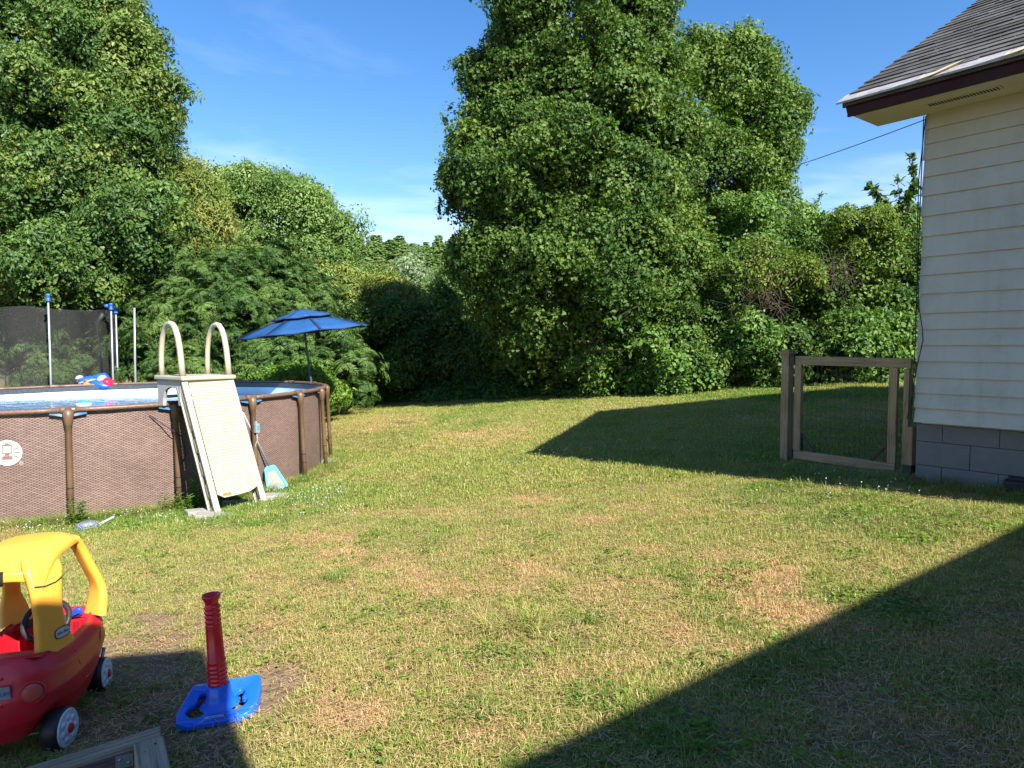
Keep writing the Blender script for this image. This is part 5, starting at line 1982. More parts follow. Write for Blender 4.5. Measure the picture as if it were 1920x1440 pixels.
# side brackets under the platform with an arch opening, inner legs into the pool
for sg in (-1, 1):
    tt = sg * (hw - 0.03)
    arch = [(-0.02, 0.0), (-0.02, -0.27), (-0.07, -0.27), (-0.085, -0.16), (-0.13, -0.075), (-0.27, -0.07), (-0.36, -0.11), (-0.40, -0.20), (-0.41, -0.29), (-0.52, -0.29), (-0.53, -0.15), (-0.54, 0.0)]
    mb = MB()
    o_ = lb(tt - 0.02, 0, zP - 0.012)
    mb.prism(arch, 0.04, o_, (LW, (0, 0, 1), LT))
    mb.build('side_bracket', M['cream_shade'], LAD, bevel=0.006)
mb = MB()
for k, zz in enumerate((0.97,)):
    mb.box(lb(0, -0.45 - k * .05, zz), (WID - .12, 0.12, 0.03), (LT, LW, (0, 0, 1)))
mb.build('step', M['cream_shade'], LAD, bevel=0.004)
# arched handrails
for sg in (-1, 1):
    tt = sg * (hw - 0.035)
    pts = []
    zc = zP + 0.05
    apex = 0.60
    pth = [(-0.47, 0.0), (-0.475, 0.14), (-0.465, 0.30), (-0.435, 0.44), (-0.385, 0.53), (-0.325, 0.585), (-0.265, apex), (-0.20, 0.585), (-0.145, 0.535), (-0.095, 0.44), (-0.055, 0.30), (-0.03, 0.14), (-0.015, 0.0)]
    pts = [lb(tt, w, zc + z) for w, z in pth]
    mb = MB()
    mb.tube(pts, [0.036] + [0.033] * 11 + [0.036], 10, flat=0.85)
    mb.build('handrail', M['cream'], LAD, fix=False)

# ------------------------------------------------------------------ skimmer net leaning beside the steps
tip = Vector(gp(520, 921)) + Vector((0, 0, .02))
hd = at(505, 874, tip.y + 0.14)
top = at(447, 757, 9.0)
SK = thing('skimmer_net', tip, 'leaf skimmer with turquoise frame leaning beside the pool steps', 'skimmer net')
hd, top = Vector(hd) - tip, Vector(top) - tip
mb = MB()
mb.tube([hd, hd.lerp(top, .5), top], 0.013, 8)
mb.build('pole', M['pole'], SK, fix=False)
ax_u = (hd).normalized()
ax_s = Vector((0.80, 0.30, 0.0))
ax_s = (ax_s - ax_u * ax_s.dot(ax_u)).normalized()
ax_n2 = ax_s.cross(ax_u)
Ls = hd.length
out = [(-0.045, Ls), (0.055, Ls), (0.075, Ls * .93), (0.145, 0.03), (0.135, 0.0), (-0.115, 0.0), (-0.125, 0.03), (-0.075, Ls * .90)]
inn = [(-0.040, Ls * .80), (0.045, Ls * .80), (0.055, Ls * .79), (0.113, 0.03), (0.108, 0.018), (-0.092, 0.018), (-0.098, 0.03), (-0.055, Ls * .78)]
mb = MB()
P = lambda q, h: ax_s * q[0] + ax_u * q[1] + ax_n2 * h
n = len(out)
V = [P(q_, .012) for q_ in out] + [P(q_, .012) for q_ in inn] + [P(q_, -.012) for q_ in out] + [P(q_, -.012) for q_ in inn]
F = []
for i in range(n):
    j = (i + 1) % n
    F += [(i, j, n + j, n + i), (2 * n + j, 2 * n + i, 3 * n + i, 3 * n + j), (i, 2 * n + i, 2 * n + j, j), (n + j, 3 * n + j, 3 * n + i, n + i)]
mb.add(V, F)
mb.build('frame', M['cyan'], SK, bevel=0.003)
mb = MB()
mb.add([P(q_, 0.0) for q_ in inn], [tuple(range(n))])
mb.build('mesh_net', M['skimnet'], SK, fix=False)

# ------------------------------------------------------------------ outlet box on a pool leg, cords
a3 = math.radians(-27.6)
bp = PC + cyl(a3, POOL_R + 0.10, 0.835)
OB = thing('outlet_box', bp, 'small grey outlet box clipped to a brown pool leg', 'outlet box')
ra_ = Vector((math.cos(a3), math.sin(a3), 0))
ta_ = Vector((-math.sin(a3), math.cos(a3), 0))
mb = MB()
mb.box((0, 0, 0), (0.065, 0.045, 0.12), (ta_, ra_, (0, 0, 1)))
mb.box(-ra_ * 0.015 + Vector((0, 0, .065)), (0.03, 0.03, 0.05), (ta_, ra_, (0, 0, 1)))
mb.build('box', M['sticker_grey'], OB, bevel=0.006)
mb = MB()
mb.box(ra_ * 0.025 + Vector((0, 0, .012)), (0.034, 0.006, 0.05), (ta_, ra_, (0, 0, 1)))
mb.build('cover', M['teal'], OB, bevel=0.002)
mb = MB()
mb.tube([Vector((0, 0, -.06)), Vector((0.01, -0.02, -.15)), Vector((-.02, -.01, -.22)), Vector((-.03, .01, -.32))], 0.005, 6)
mb.build('cord', M['white_plastic'], OB, fix=False)


def pcable(name, pts, r, mat, label):
    b = Vector(pts[0])
    mb = MB()
    mb.tube([Vector(p) - b for p in pts], r, 6)
    o = mb.build(name, mat, None, fix=False)
    o.location = b
    return tag(o, label, 'cord')


aw = lambda deg, r, z: PC + cyl(math.radians(deg), POOL_R + r, z)
pcable('power_cord', [aw(-48.5, -.005, 1.10), aw(-46.6, .03, 1.0), aw(-45.2, .09, .92), aw(-43.6, .10, .84), aw(-42.6, .03, .72), aw(-42.4, .03, .60), aw(-43.2, .05, .52)], 0.006, M['cable'], 'thin dark cord tied round the pool leg left of the steps')

# ------------------------------------------------------------------ floating chlorine dispenser
fp = at(155, 760, 10.3)
fz = POOL_BASE + WZ
k_ = (fz + 0.03 - EYE) / ray(157, 757)[2]
fp = Vector((ray(157, 757)[0] * k_, ray(157, 757)[1] * k_, fz))
FD_ = thing('chlorine_floater', fp, 'white floating chlorine dispenser with teal cap in the pool', 'pool float')
mb = MB()
mb.lathe([(0.0, -.08), (0.07, -.08), (0.10, -0.02), (0.115, 0.0), (0.115, 0.03), (0.10, 0.045), (0.0, 0.05)], 24)
mb.build('float_ring', M['white_plastic'], FD_, fix=False)
mb = MB()
mb.lathe([(0.085, 0.045), (0.085, 0.062), (0.05, 0.08), (0.0, 0.083)], 24)
mb.build('cap', M['teal'], FD_, fix=False)

# ------------------------------------------------------------------ folded vinyl pool toy on the far rim
vp = Vector((*(at(182, 720, 14.0)[:2]), 0.70))
VT = thing('pool_float', vp, 'crumpled blue white and red inflatable folded on the far pool rim', 'pool float')
sx = 14.0 / FPX


def blob(name, c, r, mat, rz=0.0, tilt=0.0, pinch=0.0):
    mb = MB()
    R = Matrix.Rotation(rz, 3, 'Z') @ Matrix.Rotation(tilt, 3, 'Y')

    def f(u, v):
        th, ph = 2 * math.pi * u, math.pi * v
        s = math.copysign(abs(math.sin(ph)) ** 0.7, math.sin(ph))
        x, y, z = math.cos(th) * s, math.sin(th) * s, math.cos(ph)
        w = 1 + 0.10 * math.sin(5 * th + 3 * ph) * pinch
        return Vector(c) + R @ Vector((r[0] * x * w, r[1] * y, r[2] * z * w))
    mb.sheet(f, 20, 12, True)
    return mb.build(name, mat, VT, fix=False)


X = lambda px: (px - 182) * sx
Z = lambda py: (720 - py) * sx + 0.02
blob('blue_panel', (X(160), 0, Z(709)), (22 * sx, .12, 10 * sx), M['float_blue'], 0, -.25, 1)
blob('blue_panel', (X(182), .05, Z(703)), (20 * sx, .12, 9 * sx), M['float_blue'], 0, -.35, 1)
blob('blue_panel', (X(190), -.05, Z(713)), (20 * sx, .12, 8 * sx), M['float_blue'], 0, .25, 1)
blob('red_panel', (X(203), 0, Z(709)), (11 * sx, .13, 8 * sx), M['float_red'], 0, .7, 1)
blob('white_panel', (X(193), -.02, Z(702)), (6 * sx, .14, 8 * sx), M['white_plastic'], 0, .7, .5)
blob('white_panel', (X(166), -.08, Z(707)), (20 * sx, .06, 2.2 * sx), M['white_plastic'], 0, -.25, .4)
blob('white_panel', (X(152), -.05, Z(700)), (6 * sx, .10, 4 * sx), M['white_plastic'], 0, -.8, .4)
blob('red_panel', (X(167), -.11, Z(706)), (4 * sx, .04, 3 * sx), M['float_red'], 0, -.3, 0)
blob('dark_patch', (X(150), -.10, Z(708)), (6 * sx, .05, 5 * sx), M['cable'], 0, -.5, 0)
blob('yellow_ball', (X(171), -.15, Z(713)), (6 * sx, .06, 5 * sx), M['float_yellow'])
blob('yellow_ball', (X(184), -.14, Z(718)), (5 * sx, .05, 3 * sx), M['float_yellow'])

# ------------------------------------------------------------------ blue umbrella
ub = at(584, 716, 13.75)
ub = Vector((ub[0], ub[1], float(ground(ub[0], ub[1]))))
UM = thing('patio_umbrella', ub, 'blue two tier patio umbrella tilted behind the pool', 'umbrella')
ptop = Vector(at(570, 618, 13.75)) - ub
pmid = Vector(at(583, 712, 13.75)) - ub
mb = MB()
apex = Vector(at(566, 579, 13.75)) - ub
mb.tube([Vector((pmid.x + .12, 0, 0)), pmid, ptop, apex], [0.024, 0.022, 0.019, 0.016], 10)
mb.tube([pmid.lerp(ptop, .10), pmid.lerp(ptop, .2)], 0.030, 10)
mb.build('pole', M['darkpole'], UM, fix=False)
mb = MB()
mb.tube([Vector((pmid.x + .12, 0, -.05)), Vector((pmid.x + .12, 0, .06))], [.24, .22], 20)
mb.tube([Vector((pmid.x + .12, 0, 0.06)), Vector((pmid.x + .11, 0, .4))], 0.032, 12)
mb.build('stand', M['black'], UM, fix=False)
# canopy frame of axes: tilt so the left edge hangs lower and the near side shows its top a little
uz = Vector((-0.115, -0.045, 1)).normalized()
ux = Vector((1, 0, 0)) - uz * uz.x
ux.normalize()
uy = uz.cross(ux)
RC, HC = 1.25, 0.44
NS = 8
rot0 = math.radians(22.5 + 6)


def umb_pt(a, r, h):
    return apex + ux * (r * math.cos(a)) + uy * (r * math.sin(a)) + uz * h


def tier(r0, r1, h0, h1, sagv):
    mb = MB()
    for k in range(NS):
        a0, a1 = rot0 + 2 * math.pi * k / NS, rot0 + 2 * math.pi * (k + 1) / NS
        c0, c1 = umb_pt(a0, r1, h1), umb_pt(a1, r1, h1)
        t0, t1 = umb_pt(a0, r0, h0), umb_pt(a1, r0, h0)

        def f(u, v):
            p = t0.lerp(t1, u).lerp(c0.lerp(c1, u), v)
            return p - uz * (sagv * math.sin(math.pi * u) * v)
        mb.sheet(f, 5, 4, sm=True)
    return mb


hh = lambda r: -HC * (r / RC) ** 1.08
t1 = tier(0.42, RC, hh(0.42) - 0.035, hh(RC) - 0.0, 0.03)
CAN = t1.build('canopy', M['umb_blue'], UM, fix=False)
md = CAN.modifiers.new('solid', 'SOLIDIFY')
md.thickness = 0.004
t2 = tier(0.01, 0.60, 0.0, hh(0.60) + 0.035, 0.015)
VC = t2.build('vent_canopy', M['umb_blue'], UM, fix=False)
md = VC.modifiers.new('solid', 'SOLIDIFY')
md.thickness = 0.004
for k in range(NS):
    a = rot0 + 2 * math.pi * k / NS
    mb = MB()
    mb.tube([umb_pt(a, 0.05, -0.05), umb_pt(a, 0.5, hh(.5) - .055), umb_pt(a, RC + .01, hh(RC) - .012)], 0.009, 6)
    mb.build('rib', M['darkpole'], UM, fix=False)
    # dark seam band over each rib
    mb = MB()
    da = 0.035
    for (r0, r1, o0, o1) in ((0.60, RC, -0.030, 0.006),):
        mb.add([umb_pt(a - da * .8, r0, hh(r0) - .012), umb_pt(a + da * .8, r0, hh(r0) - .012), umb_pt(a + da * .55, r1, hh(r1) + .006), umb_pt(a - da * .55, r1, hh(r1) + .006)], [(0, 1, 2, 3)])
    o = mb.build('seam_band', M['umb_dark'], CAN, fix=False)
    md = o.modifiers.new('solid', 'SOLIDIFY')
    md.thickness = 0.003
    a1 = rot0 + 2 * math.pi * (k + 1) / NS
mb = MB()
for k in range(NS):
    a, a1 = rot0 + 2 * math.pi * k / NS, rot0 + 2 * math.pi * (k + 1) / NS
    mb.tube([umb_pt(a, RC, hh(RC) - .004), umb_pt(a, RC, hh(RC) - .004).lerp(umb_pt(a1, RC, hh(RC) - .004), .5) - uz * .03, umb_pt(a1, RC, hh(RC) - .004)], 0.010, 5, cap=False)
    mb.tube([umb_pt(a, .60, hh(.6) + .03), umb_pt(a, .6, hh(.6) + .03).lerp(umb_pt(a1, .6, hh(.6) + .03), .5) - uz * .015, umb_pt(a1, .6, hh(.6) + .03)], 0.012, 5, cap=False)
mb.build('hem', M['umb_dark'], UM, fix=False)

# ------------------------------------------------------------------ trampoline with netting
tcx, tcy = -11.2, 16.6
tz = float(ground(tcx, tcy))
TR = thing('trampoline', (tcx, tcy, tz), 'trampoline with dark safety netting and grey poles with blue caps', 'trampoline')
mz_ = 0.85
mb = MB()
mb.lathe([(0.01, mz_), (1.7, mz_)], 48)
mb.build('jump_mat', M['cable'], TR, fix=False)
mb = MB()
mb.lathe([(1.66, mz_ + .02), (1.98, mz_ + .03), (2.0, mz_ - .02), (1.66, mz_ - .02)], 48)
mb.build('edge_pad', M['key_blue'], TR, fix=False)
mb = MB()
mb.lathe([(1.86 + .03 * math.cos(q), mz_ - .05 + .03 * math.sin(q)) for q in np.linspace(0, 6.283, 7)], 48)
for k in range(8):
    a = 2 * math.pi * k / 8
    mb.tube([cyl(a, 1.86, mz_ - .05), cyl(a, 1.86, 0.0)], 0.022, 8)
mb.build('frame', M['galv'], TR, fix=False)
poles = [(90, 556, 14.9, 1), (119, 576, 18.1, 1), (208, 573, 16.3, 1), (217, 580, 17.0, 1), (6, 600, 18.0, 1), (-60, 560, 15.5, 1)]
for (px, py, d, cp) in poles:
    p = Vector(at(px, py, d)) - TR.location
    mb = MB()
    mb.tube([Vector((p.x, p.y, float(ground(p.x + tcx, p.y + tcy)) - tz)), Vector((p.x, p.y, p.z * .5)), p], 0.020 if d < 17.5 else 0.017, 8)
    po = mb.build('pole', M['pole'], TR, fix=False)
    mb = MB()
    mb.lathe([(0.0, 0.06), (0.045, 0.05), (0.05, 0.02), (0.036, 0.0), (0.034, -0.06), (0.05, -.07), (0.05, -.10), (0.0, -.11)], 12, p)
    if px == 208:
        mb.lathe([(0.0, 0.045), (0.05, 0.03), (0.05, -0.03), (0.0, -.045)], 10, p + Vector((-0.10, 0, -.01)))
    mb.build('cap', M['cap_blue'], po, fix=False)
mb = MB()
NT = (EYE + (650 - 574) / FPX * 15.2) - tz


def netpt(u, v):
    a = 2 * math.pi * u
    sc = 0.05 * math.sin(a * 6) * math.sin(math.pi * v)
    h = mz_ + (NT - mz_ - 0.06 * abs(math.sin(a * 3))) * v
    return cyl(a, 1.72 + sc + .03 * math.sin(a * 17 + v * 4), h)


mb.sheet(netpt, 96, 6, True)
mb.build('safety_net', M['net'], TR, fix=False)
mb = MB()
e_ = Vector(at(194, 640, 16.4)) - TR.location
zz = lambda py: EYE + (650 - py) / FPX * 16.4 - tz
xx = lambda px: (px - 960) / FPX * 16.4 - tcx
mb.tube([Vector((xx(197), e_.y, zz(588))), Vector((xx(185), e_.y, zz(605))), Vector((xx(184), e_.y, zz(630))), Vector((xx(190), e_.y, zz(660))), Vector((xx(193), e_.y, zz(722)))], [.06, .05, .015, .014, .014], 6)
mb.build('net_edge_cord', M['cable'], TR, fix=False)
mb = MB()
mb.tube([Vector(at(252, 577, 16.2)), Vector((at(252, 700, 16.2)[0] - .01, 16.2, -0.9))], 0.023, 8)
p0 = Vector(at(252, 577, 16.2))
o = MB().tube([Vector((0, 0, 0)), Vector((-.02, 0, -1.2)), Vector((-0.03, 0, float(ground(p0.x, p0.y)) - p0.z - .1))], 0.023, 8).build('pole', M['pole'], None, fix=False)
o.location = p0
tag(o, 'bare grey steel pole without a cap standing right of the netting', 'pole')

# ------------------------------------------------------------------ concrete slabs, paver, disc on the grass
def slab(name, px, py, size, rz, mat, label, cat='slab', dz=0.0, tilt=0.0):
    c = gp(px, py)
    mb = MB()
    n = 3
    mb.box((0, 0, size[2] / 2), size)
    o = mb.build(name, mat, None, bevel=0.008)
    o.location = (c[0], c[1], c[2] + dz)
    o.rotation_euler = (tilt, math.atan(0.06), rz)
    return tag(o, label, cat, kind='thing')


slab('concrete_block', 381, 967, (0.36, 0.17, 0.09), math.radians(38), M['concrete'], 'thick grey concrete block at the left foot of the pool steps', 'block', -0.02)
slab('concrete_slab', 402, 972, (0.34, 0.20, 0.05), math.radians(8), M['concrete'], 'thin concrete slab lying in grass beside the thick block', 'slab', 0.0)
slab('concrete_slab', 528, 937, (0.50, 0.22, 0.05), math.radians(16), M['concrete'], 'broken concrete slab under the right foot of the pool steps', 'slab', 0.012)
slab('concrete_slab', 462, 946, (0.52, 0.10, 0.05), math.radians(28), M['concrete'], 'narrow concrete strip in grass between the feet of the pool steps', 'slab', 0.0)
slab('paver_stone', 607, 870, (0.34, 0.34, 0.05), 0.4, M['concrete'], 'pale paver stone at the right end of the pool', 'paver', 0.02)

c = gp(165, 991)
SD = thing('fan_cage', (c[0], c[1], c[2] + .02), 'round blue and white plastic grille lying on the grass', 'grille')
SD.rotation_euler = (0.25, 0.05, 0.3)
SD.scale = (0.82, 0.82, 0.82)
mb = MB()
mb.lathe([(0.0, .045), (0.055, .042), (0.06, .035), (0.0, .03)], 20)
mb.build('hub', M['sticker_grey'], SD, fix=False)
mb = MB()
for k in range(26):
    a = 2 * math.pi * k / 26
    mb.tube([cyl(a, 0.05, .04), cyl(a, 0.10, .034), cyl(a, 0.142, 0.008)], 0.0024, 4, cap=False)
for r, z in ((0.075, .038), (0.105, .032), (0.142, .006)):
    mb.lathe([(r - .004, z - .003), (r + .004, z - .003), (r + .004, z + .004), (r - .004, z + .004)], 32)
mb.build('grille', M['sticker_grey'], SD, fix=False)
mb = MB()
mb.lathe([(0.01, .006), (0.075, .022), (0.138, .0), (0.13, -.012)], 32)
mb.build('backing', M['float_blue'], SD, fix=False)
mb = MB()
mb.tube([Vector((.10, .03, .012)), Vector((.17, .09, .03)), Vector((.26, .16, .06)), Vector((.275, .15, .06)), Vector((.18, .075, .025)), Vector((.12, -.01, .01))], 0.006, 6)
mb.build('handle', M['white_plastic'], SD, fix=False)


# tall weeds against the pool wall
def weed(px, py, h, n, lab, seed, spread=0.05):
    rng = np.random.default_rng(seed)
    c = gp(px, py)
    t = thing('tall_weed', (c[0], c[1], c[2]), lab, 'weed', 0, 'tall weeds along the pool wall')
    mb = MB()
    V, F = [], []
    for s in range(n):
        dx, dy = rng.normal(size=2) * spread
        hh_ = h * rng.uniform(.65, 1.0)
        tp = np.array([dx * 1.6, dy * 1.6, hh_])
        b0 = np.array([dx, dy, -.02])
        mb.tube([tuple(b0), tuple((b0 + tp) / 2 + rng.normal(size=3) * .01), tuple(tp)], [.005, .004, .002], 5)
        m = int(34 * hh_ / 0.3)
        for k in range(m):
            f = k / m
            p = b0 + (tp - b0) * (0.1 + 0.9 * f)
            a = k * 2.4 + rng.uniform(-.4, .4)
            d = np.array([math.cos(a), math.sin(a), .55 - .4 * (1 - f)])
            lv, lf = leaf_shape('narrow')
            put(V, F, lv, lf, p, d, np.array([0, 0, 1.0]) + rng.normal(size=3) * .2, (0.10 * (1 - .45 * f)) * rng.uniform(.8, 1.2))
    mb.build('stem', M['stem'], t, fix=False)
    ml = MB()
    ml.add(V, F)
    ml.build('leaves', M['weed'], t, fix=False)['kind'] = 'stuff'


weed(150, 985, 0.36, 4, 'slim weed growing between the pool leg and the round grille', 1, .03)
weed(367, 952, 0.36, 5, 'bushy tall weed in the shade left of the pool steps', 2, .05)
weed(345, 957, 0.24, 5, 'shorter light green weed by the second pool leg', 3, .05)

# ------------------------------------------------------------------ gate beside the house
gl, gr = Vector(gp(1481, 868)), Vector(gp(1700, 889))
gl = Vector((2.825, 7.06, 0))
gr = Vector((3.375, 6.19, 0))
gd = (gr - gl).normalized()
gn = Vector((gd.y, -gd.x, 0))
if gn.y > 0:
    gn = -gn
zz_ = lambda px, py, P: EYE + (ray(px, py)[2] / ray(px, py)[1]) * P.y
GA = thing('garden_gate', (gl.x, gl.y, 0.35), 'weathered wooden gate with wire mesh beside the house corner', 'gate')
org = Vector((gl.x, gl.y, 0.35))
zb0, zt0 = zz_(1485, 852, gl) , zz_(1485, 668, gl)
zb1, zt1 = zz_(1700, 880, gr), zz_(1700, 672, gr)
lv = lambda P, z: Vector((P.x, P.y, z)) - org
Lg = (gr - gl).length
ga = lambda s, z0, z1, f: None
SW = 0.075
pos = lambda s: gl + gd * s
sl_t = (zt1 - zt0) / Lg
sl_b = (zb1 - zb0) / Lg
up3 = Vector((0, 0, 1))


def rail(name, s0, s1, za, zb, h, th, off, mat='gatewood'):
    mb = MB()
    a = lv(pos(s0), za) + gn * off
    b = lv(pos(s1), zb) + gn * off
    mb.bar(a, b, th, h)
    return mb.build(name, M[mat], GA, bevel=0.004)


rail('top_rail', 0.0, Lg + 0.115, zt0 - .04, zt1 - 0.04 + sl_t * .115, 0.085, 0.04, 0.0)
rail('bottom_rail', 0.0, Lg, zb0 + .005, zb1 + .005, 0.085, 0.04, 0.0)
for s_, nm in ((SW / 2, 'stile'), (Lg - SW / 2, 'stile')):
    za = zb0 + sl_b * s_ + 0.048
    zb_ = zt0 + sl_t * s_ - 0.084
    mb = MB()
    mb.box(lv(pos(s_), (za + zb_) / 2), (zb_ - za, SW, 0.038), (up3, gd, gn))
    mb.build(nm, M['gatewood'], GA, bevel=0.004)
for s_, sg in ((SW + .002, 1), (Lg - SW - .002, -1)):
    za = zb0 + sl_b * s_ + .05
    mb = MB()
    mb.bar(lv(pos(s_ + sg * .006), za + .16), lv(pos(s_ + sg * .15), za + .0 + sl_b * sg * .15), 0.022, 0.016, gn)
    mb.box(lv(pos(s_ + sg * .006), za + .085), (0.17, 0.012, 0.03), (up3, gd, gn))
    mb.build('corner_brace', M['black'], GA, bevel=0.002)
for zc_ in (zt0 - .045, zb0 + .01):
    mb = MB()
    mb.box(lv(pos(-.022), zc_) + gn * 0.012, (0.05, 0.085, 0.045), (gd, up3, gn))
    mb.build('hinge', M['black'], GA, bevel=0.003)
mb = MB()
zlo, zhi = zb0 + .05, zt0 - .09
for k in range(int((Lg - 2 * SW) / 0.05) + 1):
    s_ = SW + k * .05
    mb.tube([lv(pos(s_), zlo + sl_b * s_) - gn * .022, lv(pos(s_), zhi + sl_t * s_) - gn * .022], 0.0013, 4, cap=False)
for k in range(int((zhi - zlo) / 0.10)):
    z_ = zlo + .05 + k * .10
    mb.tube([lv(pos(SW), z_ + sl_b * SW) - gn * .0245, lv(pos(Lg - SW), z_ + sl_b * (Lg - SW)) - gn * .0255], 0.0013, 4, cap=False)
o = mb.build('wire_mesh', M['wire'], GA, fix=False)
o['kind'] = 'stuff'
# gate post with cap
pp_ = gl - gd * 0.095
pzb, pzt = float(ground(pp_.x, pp_.y)) - .2, zz_(1469, 664, gl)
GP = thing('gate_post', (pp_.x, pp_.y, pzb + .2), 'square wooden gate post with flat cap left of the gate', 'post')
mb = MB()
mb.box((0, 0, (pzt - pzb) / 2 - .2), (pzt - pzb, 0.085, 0.085), (up3, gd, gn))
mb.build('shaft', M['gatewood'], GP, bevel=0.004)
mb = MB()
mb.box((0, 0, pzt - pzb - .2 + .012), (0.03, 0.115, 0.115), (up3, gd, gn))
mb.box((0, 0, pzt - pzb - .2 + .036), (0.016, 0.10, 0.10), (up3, gd, gn))
mb.build('cap', M['gatewood'], GP, bevel=0.004)
# post fixed between gate and house wall
hp = gr + gd * 0.075 - gn * 0.0
hb = float(ground(hp.x, hp.y)) - .1
zsh = zz_(1710, 795, gr)
HP = thing('hinge_post', (hp.x, hp.y, hb + .1), 'dark wooden post fixed between the gate and the house', 'post')
mb = MB()
mb.box(Vector((0, 0, (zt1 - .09 - hb) / 2 - .1)) - gn * .02, (zt1 - .09 - hb, 0.045, 0.06), (up3, gd, gn))
mb.build('upright', M['gatewood'], HP, bevel=0.003)
mb = MB()
mb.box(Vector((0, 0, (zsh - hb) / 2 - .06)) + gd * .056 + gn * .01, (zsh - hb - .1, 0.06, 0.075), (up3, gd, gn))
mb.build('packing_block', M['gatewood'], HP, bevel=0.003)
mb = MB()
mb.box(Vector((0, 0, -0.0)) + gd * .05 + gn * .016, (0.16, 0.075, 0.085), (up3, gd, gn))
mb.build('base_shoe', M['black'], HP, bevel=0.003)

# dark tub and bricks in the shade at the wall foot
c = gp(1912, 925)
DB = thing('plastic_tub', (c[0] + .10, c[1], c[2]), 'dark overturned plastic tub in the shade at right edge', 'tub', -0.7)
mb = MB()
mb.box((0, 0, .055), (.36, .22, .07))
mb.box((0, 0, .10), (.31, .18, .03))
mb.build('body', M['dark_bin'], DB, bevel=0.02)
mb = MB()
mb.box((0, 0, .016), (.38, .24, .022))
mb.build('rim', M['dark_bin'], DB, bevel=0.006)
for (px, py, sz, rz, lab) in ((1735, 900, (.22, .10, .06), .2, 'reddish half buried brick nearest the gate'), (1800, 897, (.26, .10, .06), -.7, 'reddish half buried brick further along the house wall')):
    c = gp(px, py)
    mb = MB()
    mb.box((0, 0, .01), sz)
    o = mb.build('brick', M['brick_red'], None, bevel=0.008)
    o.location = (c[0], c[1], c[2])
    o.rotation_euler = (0.05, -.05, rz)
    tag(o, lab, 'brick')


# ------------------------------------------------------------------ toy car
cA, cB = Vector((-1.905, 2.95, 0)), Vector((-2.02, 3.46, 0))      # ground contact of the two right hand wheels
cfw = (cB - cA).normalized()                                       # from the near end to the far end
crt = Vector((cfw.y, -cfw.x, 0))
cmid = (cA + cB) / 2 - crt * 0.205
cz = float(ground(cmid.x, cmid.y))
CAR = thing('toy_car', (cmid.x, cmid.y, cz), 'red and yellow plastic ride on toy car at lower left', 'toy car', math.atan2(crt.y, crt.x))
CAR.rotation_euler = (0.012, -0.06, math.atan2(crt.y, crt.x))
# local: x to the car's right hand side as seen, y to the far end, z up


def rr(u, w, l, e):
    """rounded rectangle outline point"""
    a = 2 * math.pi * u
    c_, s_ = math.cos(a), math.sin(a)
    return (w * math.copysign(abs(c_) ** e, c_), l * math.copysign(abs(s_) ** e, s_))


def lerp_tab(tab, t):
    for k in range(len(tab) - 1):
        if tab[k][0] <= t <= tab[k + 1][0]:
            f = (t - tab[k][0]) / (tab[k + 1][0] - tab[k][0])
            f = f * f * (3 - 2 * f)
            return [a + (b - a) * f for a, b in zip(tab[k][1:], tab[k + 1][1:])]
    return list(tab[-1][1:])


# z, half width, half length, y shift
BODY = [(0.0, 0.085, 0.150, 0.30, 0.0), (0.12, 0.105, 0.185, 0.355, 0.0), (0.40, 0.19, 0.222, 0.392, -.005), (0.62, 0.27, 0.236, 0.408, -.002), (0.82, 0.335, 0.222, 0.395, 0.0), (0.95, 0.382, 0.200, 0.375, 0.002), (1.0, 0.392, 0.188, 0.362, 0.002)]


def rim_z(x, y):
    # the rim dips at the doors, rises over both ends
    return (0.062 if y < 0 else 0.012) * (abs(y) / 0.36) ** 2.0


def bodypt(u, v):
    z, w, l, ys = lerp_tab(BODY, v)
    x, y = rr(u, w, l, 0.55)
    # swollen nose at both ends, wheel arches pinched in
    pin = 0.035 * math.exp(-((abs(y) - 0.27) / 0.09) ** 2) * math.exp(-((z - 0.13) / 0.09) ** 2)
    x -= math.copysign(pin, x) * min(1, abs(x) / 0.12)
    if y < -0.2:
        y -= 0.030 * math.exp(-(x / 0.10) ** 2) * math.exp(-((z - 0.22) / 0.07) ** 2)
    belt = 0.008 * math.exp(-((z - 0.345) / 0.02) ** 2)
    x += math.copysign(belt, x) * min(1, abs(x) / .15)
    zz = z + rim_z(x, y + ys) * v ** 2
    # lower edge arches up over the wheels
    if v < 0.5:
        zz += 0.055 * math.exp(-((abs(y) - 0.26) / 0.085) ** 2) * (1 - v / 0.5) * min(1, abs(x) / .14)
    return Vector((x, y + ys, zz))


mb = MB()
mb.sheet(bodypt, 96, 26, True)


def innerpt(u, v):
    x0, y0, _ = bodypt(u, 1.0)
    k_ = [1.0, 0.975, 0.93, 0.90, 0.86][min(4, int(v * 4.001))]
    dz = [0.0, 0.008, -0.004, -0.03, -0.20][min(4, int(v * 4.001))]
    z0_ = bodypt(u, 1.0).z
    y_in = y0 * k_
    lim = 0.255
    if v > 0.55 and y0 * k_ < -lim + .04:
        y_in = -lim + .04
    if v > 0.55 and y0 * k_ > lim - .02:
        y_in = lim - .02
    return Vector((x0 * k_, y_in, z0_ + dz))


mb.sheet(innerpt, 96, 5, True)
# floor of the cockpit
n = 96
mb.add([innerpt(i / n, 1.0) for i in range(n)], [tuple(range(n))])
# underside
mb.add([bodypt(i / n, 0.0) for i in range(n)], [tuple(range(n))])
CB = mb.build('body', M['red_plastic'], CAR)
# flat inner shelf at the far end (dashboard) and seat back at the near end
mb = MB()


def shelf(u, v):
    x = (u - .5) * 0.33
    return Vector((x, 0.235 + 0.115 * v - 0.25 * x * x * v, 0.388 + 0.012 * math.sin(math.pi * u) + 0.012 * v))


